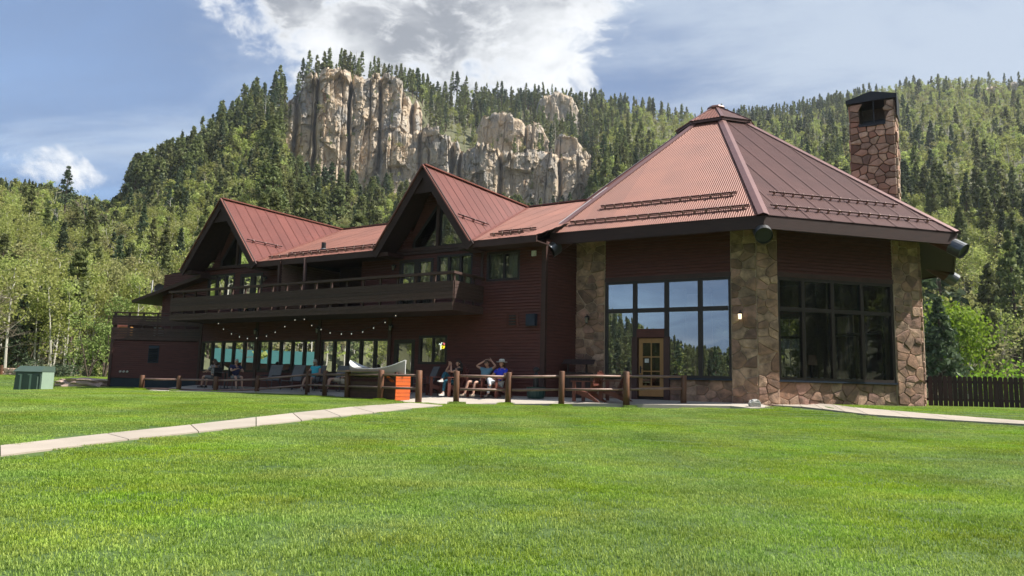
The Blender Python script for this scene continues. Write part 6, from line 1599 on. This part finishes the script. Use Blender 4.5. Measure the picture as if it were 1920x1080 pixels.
def person(label, loc, rz, P, shirt, pants, hair, hairlen=0, shorts=False, sleeve=.55, shoe=None, hat=None, glasses=False, look=(0, -1, 0)):
    t = thing('person', label, 'person', loc, rz); J = {k: np.array(v, float) for k, v in P.items()}
    nm = ['pelvis', 'belly', 'chest', 'neck', 'head0', 'shL', 'elL', 'wrL', 'shR', 'elR', 'wrR', 'hipL', 'knL', 'anL', 'toL', 'hipR', 'knR', 'anR', 'toR']
    J['belly'] = (J['pelvis'] + J['chest']) / 2; J['head0'] = J['neck'] + (J['head'] - J['neck']) * .5
    for s in 'LR': J['hip' + s] = J['pelvis'] + np.array([(.095 if s == 'L' else -.095), -.03, -.02])
    V = [J[k] for k in nm]; I = {k: i for i, k in enumerate(nm)}
    E = [(0, 1), (1, 2), (2, 3), (3, 4), (2, 5), (5, 6), (6, 7), (2, 8), (8, 9), (9, 10), (0, 11), (11, 12), (12, 13), (13, 14), (0, 15), (15, 16), (16, 17), (17, 18)]
    Rr = [(.135, .11), (.13, .105), (.15, .11), .052, .05, .058, .042, .028, .058, .042, .028, .085, .058, .038, .032, .085, .058, .038, .032]
    body = skin_obj('body', V, E, Rr, SKIN, t, 1)
    # head with a face, joined into the body mesh
    mb = MB(); h = J['head']; lk = np.array(look, float); lk /= np.linalg.norm(lk); sx = np.cross(lk, (0, 0, 1)); sx /= np.linalg.norm(sx); uz = np.cross(sx, lk)
    b0 = len(mb.v); mb.ball((0, 0, 0), (.076, .098, .118), 14, 10)
    for i in range(b0, len(mb.v)):
        v = np.array(mb.v[i]); k = 1 - .22 * max(0, -v[2] / .118) ** 1.5; mb.v[i] = tuple(h + sx * v[0] * k + lk * (-v[1]) * -1 * k + uz * v[2])
    mb.add([h + lk * .094 + uz * .018, h + lk * .090 + sx * .016 - uz * .028, h + lk * .090 - sx * .016 - uz * .028, h + lk * .122 - uz * .022], [(0, 3, 1), (0, 2, 3), (1, 3, 2)])
    for s in (-1, 1): mb.ball(h + sx * s * .078 - uz * .005, (.012, .02, .03), 6, 4)
    for s in 'LR':
        dr = J['wr' + s] - J['el' + s]; hn = np.array(P.get('palm' + s, (0, 0, -1)), float); hd = np.array(P.get('hd' + s, dr), float); hand(mb, J['wr' + s], hd, hn)
    tmp = bmesh.new(); tmp.from_mesh(body.data); k0 = len(tmp.faces); m2 = mb.mesh('tmp', SKIN); tmp.from_mesh(m2)
    for f in tmp.faces: f.smooth = True
    tmp.to_mesh(body.data); tmp.free(); bpy.data.meshes.remove(m2)
    eye = MB()
    for s in (-1, 1): eye.ball(h + lk * .088 + sx * s * .030 + uz * .018, (.012, .012, .009), 6, 4)
    eye.local('eyes', BLACK, t)
    mo = MB(); mo.box(h + lk * .091 - uz * .055, (.042, .012, .010), (sx, lk, uz)); mo.local('mouth', cloth('lips', (.35, .13, .11)), t)
    if glasses: gm = MB(); gm.box(h + lk * .098 + uz * .02, (.135, .02, .036), (sx, lk, uz)); gm.local('sunglasses', BLACK, t)
    # hair: a shell over the skull, longer at the back if wanted
    hb = MB(); vs0 = len(hb.v); hb.ball((0, 0, 0), (.086, .108, .126), 14, 10); keep = []
    for i in range(len(hb.v)): v = np.array(hb.v[i]); hb.v[i] = tuple(h + sx * v[0] + lk * (v[1]) + uz * (v[2] + .012))
    for f in hb.f:
        c = np.mean([np.array(hb.v[i]) for i in f], axis=0) - h; fw = c @ lk; up = c @ uz
        if up > .045 or (fw < .03 and up > -.03 - .07 * (hairlen > 0)) or (fw < -.02 and up > -.09): keep.append(f)
    hb.f = keep; hb.m = [0] * len(keep)
    if hairlen: hb.tube([h - lk * .07 + uz * .02, h - lk * .10 - uz * .10, h - lk * .10 - uz * (.10 + hairlen)], [.075, .085, .05], 8)
    hb.local('hair', hair, t, True)
    if hat:
        hm_ = MB(); c0 = h + uz * .065; hm_.tube([c0 - uz * .005, c0 + uz * .008], [.20, .185], 18); hm_.tube([c0 + uz * .008, c0 + uz * .07, c0 + uz * .105, c0 + uz * .11], [.105, .10, .075, .02], 14); hm_.local('hat', hat, t, True)
    # clothes: fitted shells a little outside the body
    def lim(a, b, f): return J[a] + (J[b] - J[a]) * f
    slv = [lim('shL', 'elL', min(1, sleeve)), lim('shR', 'elR', min(1, sleeve))]
    sv = [J['pelvis'] + (J['chest'] - J['pelvis']) * .02, J['belly'], J['chest'], J['chest'] + (J['neck'] - J['chest']) * .62, J['shL'], slv[0], J['shR'], slv[1]]
    se = [(0, 1), (1, 2), (2, 3), (2, 4), (4, 5), (2, 6), (6, 7)]; sr = [(.155, .13), (.15, .125), (.168, .13), .075, .078, .068, .078, .068]
    if sleeve > 1: sv += [J['wrL'] * .9 + J['elL'] * .1, J['wrR'] * .9 + J['elR'] * .1]; se += [(5, 8), (7, 9)]; sr += [.042, .042]
    skin_obj('shirt', sv, se, sr, shirt, t, 1)
    lg = .82 if shorts else 1.0; pv = [J['pelvis'] + np.array([0, 0, .02])]; pe = []; pr_ = [(.15, .125)]
    for s in 'LR':
        b = len(pv); pv += [J['hip' + s], lim('hip' + s, 'kn' + s, .55), lim('hip' + s, 'kn' + s, lg)]; pe += [(0, b), (b, b + 1), (b + 1, b + 2)]; pr_ += [.105, .088, .078]
        if not shorts: pv += [lim('kn' + s, 'an' + s, .5), lim('kn' + s, 'an' + s, .93)]; pe += [(b + 2, b + 3), (b + 3, b + 4)]; pr_ += [.062, .050]
    skin_obj('shorts' if shorts else 'trousers', pv, pe, pr_, pants, t, 1)
    for s in 'LR':
        a, b = J['an' + s], J['to' + s]; q = MB(); d = b - a; d[2] = 0; d /= np.linalg.norm(d); sdv = np.array([-d[1], d[0], 0]); c = np.array([a[0], a[1], b[2] - .01]) - d * .06
        q.prism([c + sdv * .035, c + d * .16 + sdv * .046, c + d * .25 + sdv * .03, c + d * .25 - sdv * .03, c + d * .16 - sdv * .046, c - sdv * .035], (0, 0, .055)); q.tube([a + [0, 0, -.03], a + [0, 0, .03]], [.052, .045], 8); q.local('shoe', shoe or cloth('grey_shoe', (.20, .19, .18)), t)
    return t
def seat_pose(recl=.16, **k):
    p = dict(pelvis=(0, .02, .50), chest=(0, .02 + recl, .88), neck=(0, .03 + recl * 1.25, 1.05), head=(0, recl * 1.2 - .01, 1.18),
             shL=(.185, .02 + recl * 1.15, .98), shR=(-.185, .02 + recl * 1.15, .98), elL=(.27, -.06, .74), elR=(-.27, -.06, .74), wrL=(.16, -.27, .64), wrR=(-.16, -.27, .64),
             knL=(.13, -.44, .53), knR=(-.13, -.44, .53), anL=(.14, -.50, .10), anR=(-.14, -.50, .10), toL=(.15, -.64, .04), toR=(-.15, -.64, .04))
    p.update(k); return p
BLK = cloth('black_cloth', (.015, .015, .017)); GREY_H = cloth('grey_hair', (.42, .41, .38)); DARK_H = cloth('dark_hair', (.03, .02, .016)); BRN_H = cloth('brown_hair', (.09, .05, .03))
F_ = FACE
person('man in a blue-grey T-shirt and dark shorts leaning back with both hands behind his head', wloc(903, 1.12, .0), F_ - .05,
       seat_pose(.26, elL=(.43, .22, 1.10), elR=(-.43, .22, 1.10), wrL=(.13, .36, 1.30), wrR=(-.13, .36, 1.30), hdL=(-1, .1, .2), hdR=(1, .1, .2), palmL=(0, -1, 0), palmR=(0, -1, 0), head=(0, .27, 1.19), knL=(.06, -.46, .52), knR=(-.24, -.46, .54), anL=(.08, -.58, .10), anR=(-.30, -.58, .10), toL=(.10, -.74, .05), toR=(-.34, -.73, .05)),
       cloth('blue_grey_shirt', (.13, .26, .32), (.11, .22, .28)), cloth('dark_shorts', (.03, .032, .035)), BRN_H, 0, True, .5, cloth('tan_shoe', (.26, .22, .17)), None, True)
person('woman in a white sun hat, bright blue top and pale trousers with legs crossed', wloc(933, 1.12, .0), F_ - .1,
       seat_pose(.18, knL=(.06, -.46, .56), knR=(.0, -.50, .64), anL=(-.02, -.50, .10), anR=(.20, -.66, .40), toL=(-.04, -.64, .04), toR=(.26, -.78, .36), elL=(.28, .0, .72), elR=(-.27, -.02, .72), wrL=(.10, -.22, .66), wrR=(-.08, -.22, .66)),
       cloth('blue_top', (.025, .055, .62), (.02, .045, .52)), cloth('pale_trousers', (.50, .52, .55), (.42, .44, .47)), BRN_H, .08, False, .6, BLK, cloth('white_hat', (.72, .68, .62)))
person('woman in teal patterned leggings and black top holding a camera to her face', wloc(850, 1.22, .0), F_ - .45,
       seat_pose(.16, knL=(.16, -.42, .54), knR=(-.02, -.34, .84), anL=(.22, -.52, .12), anR=(.16, -.56, .58), toL=(.26, -.66, .04), toR=(.22, -.70, .52), elL=(.22, -.22, .86), elR=(-.22, -.22, .86), wrL=(.08, -.16, 1.10), wrR=(-.08, -.16, 1.10), hdL=(-.3, 0, 1), hdR=(.3, 0, 1), palmL=(0, -1, 0), palmR=(0, -1, 0)),
       BLK, mat('teal_pattern_leggings', (.02, .16, .22), (.005, .03, .06), 22, .8), DARK_H, .18, False, .5, cloth('white_shoe', (.7, .7, .68)))
person('white-haired woman in a bright cyan T-shirt and pale shorts sitting by the fence', wloc(588, 1.05, .0), F_ + .25,
       seat_pose(.08, head=(0, .02, 1.17), elL=(.27, -.02, .72), elR=(-.27, -.02, .72), wrL=(.06, -.27, .68), wrR=(-.06, -.29, .68), anL=(.12, -.42, .10), anR=(-.20, -.56, .12), toL=(.12, -.56, .04), toR=(-.24, -.70, .05)),
       cloth('cyan_shirt', (.06, .48, .60), (.05, .42, .53)), cloth('pale_shorts', (.42, .44, .47)), cloth('white_hair', (.62, .60, .55)), 0, True, .45, cloth('white_shoe2', (.6, .58, .55)), None, False, (0, -.9, -.35))
person('man in khaki shorts stretched in a lounge chair, mostly hidden by the canoe', wloc(640, 1.1, -.04), F_ - .55,
       seat_pose(.34, head=(0, .42, 1.08), neck=(0, .42, .96), chest=(0, .33, .80), shL=(.185, .36, .90), shR=(-.185, .36, .90), knL=(.13, -.46, .56), knR=(-.13, -.46, .56), anL=(.16, -.62, .14), anR=(-.14, -.60, .14), toL=(.17, -.74, .05), toR=(-.15, -.74, .05), elL=(.28, .2, .68), elR=(-.28, .2, .68), wrL=(.14, -.02, .62), wrR=(-.14, -.02, .62)),
       cloth('green_grey_shirt', (.10, .11, .09)), cloth('khaki_shorts', (.55, .46, .33), (.47, .39, .28)), BRN_H, 0, True, .5, BLK)
person('person in a black and white plaid shirt at the left of the patio table', wloc(399, 1.75, .0), F_ - 1.35,
       seat_pose(.02, wrL=(.14, -.36, .74), wrR=(-.14, -.36, .74), elL=(.26, -.14, .76), elR=(-.26, -.14, .76)),
       mat('plaid_shirt', (.50, .50, .48), (.06, .06, .07), 20, .9), cloth('grey_trousers', (.16, .15, .15)), BRN_H, .06, True, .8, BLK)
person('grey-haired person in a navy shirt at the right of the patio table', wloc(441, 1.55, .0), F_ + 1.2,
       seat_pose(.04, wrL=(.14, -.38, .78), wrR=(-.10, -.36, .86), elL=(.27, -.12, .76), elR=(-.26, -.12, .78), anL=(.16, -.44, .10), anR=(-.12, -.58, .10)),
       cloth('navy_shirt', (.022, .026, .085), (.016, .02, .065)), cloth('grey_shorts', (.2, .2, .2)), GREY_H, 0, True, .6, cloth('sandal', (.3, .27, .24)))
print('people ok', len(bpy.data.objects))
# ------------------------------------------------------------------ thin valley air
hz = MB(); hz.box((0, 150, 175), (1700, 1500, 355)); hm_ = bpy.data.materials.new('valley_air'); hm_.use_nodes = True
hn = hm_.node_tree.nodes; hn.remove(hn['Principled BSDF']); pv_ = hn.new('ShaderNodeVolumePrincipled'); pv_.inputs['Density'].default_value = .00016; pv_.inputs['Color'].default_value = (.86, .92, 1, 1); pv_.inputs['Anisotropy'].default_value = .2
hm_.node_tree.links.new(pv_.outputs[0], hn['Material Output'].inputs['Volume'])
ho = link('haze', hz.mesh('haze', hm_)); tag(ho, 'thin pale air over the valley', kind='stuff')
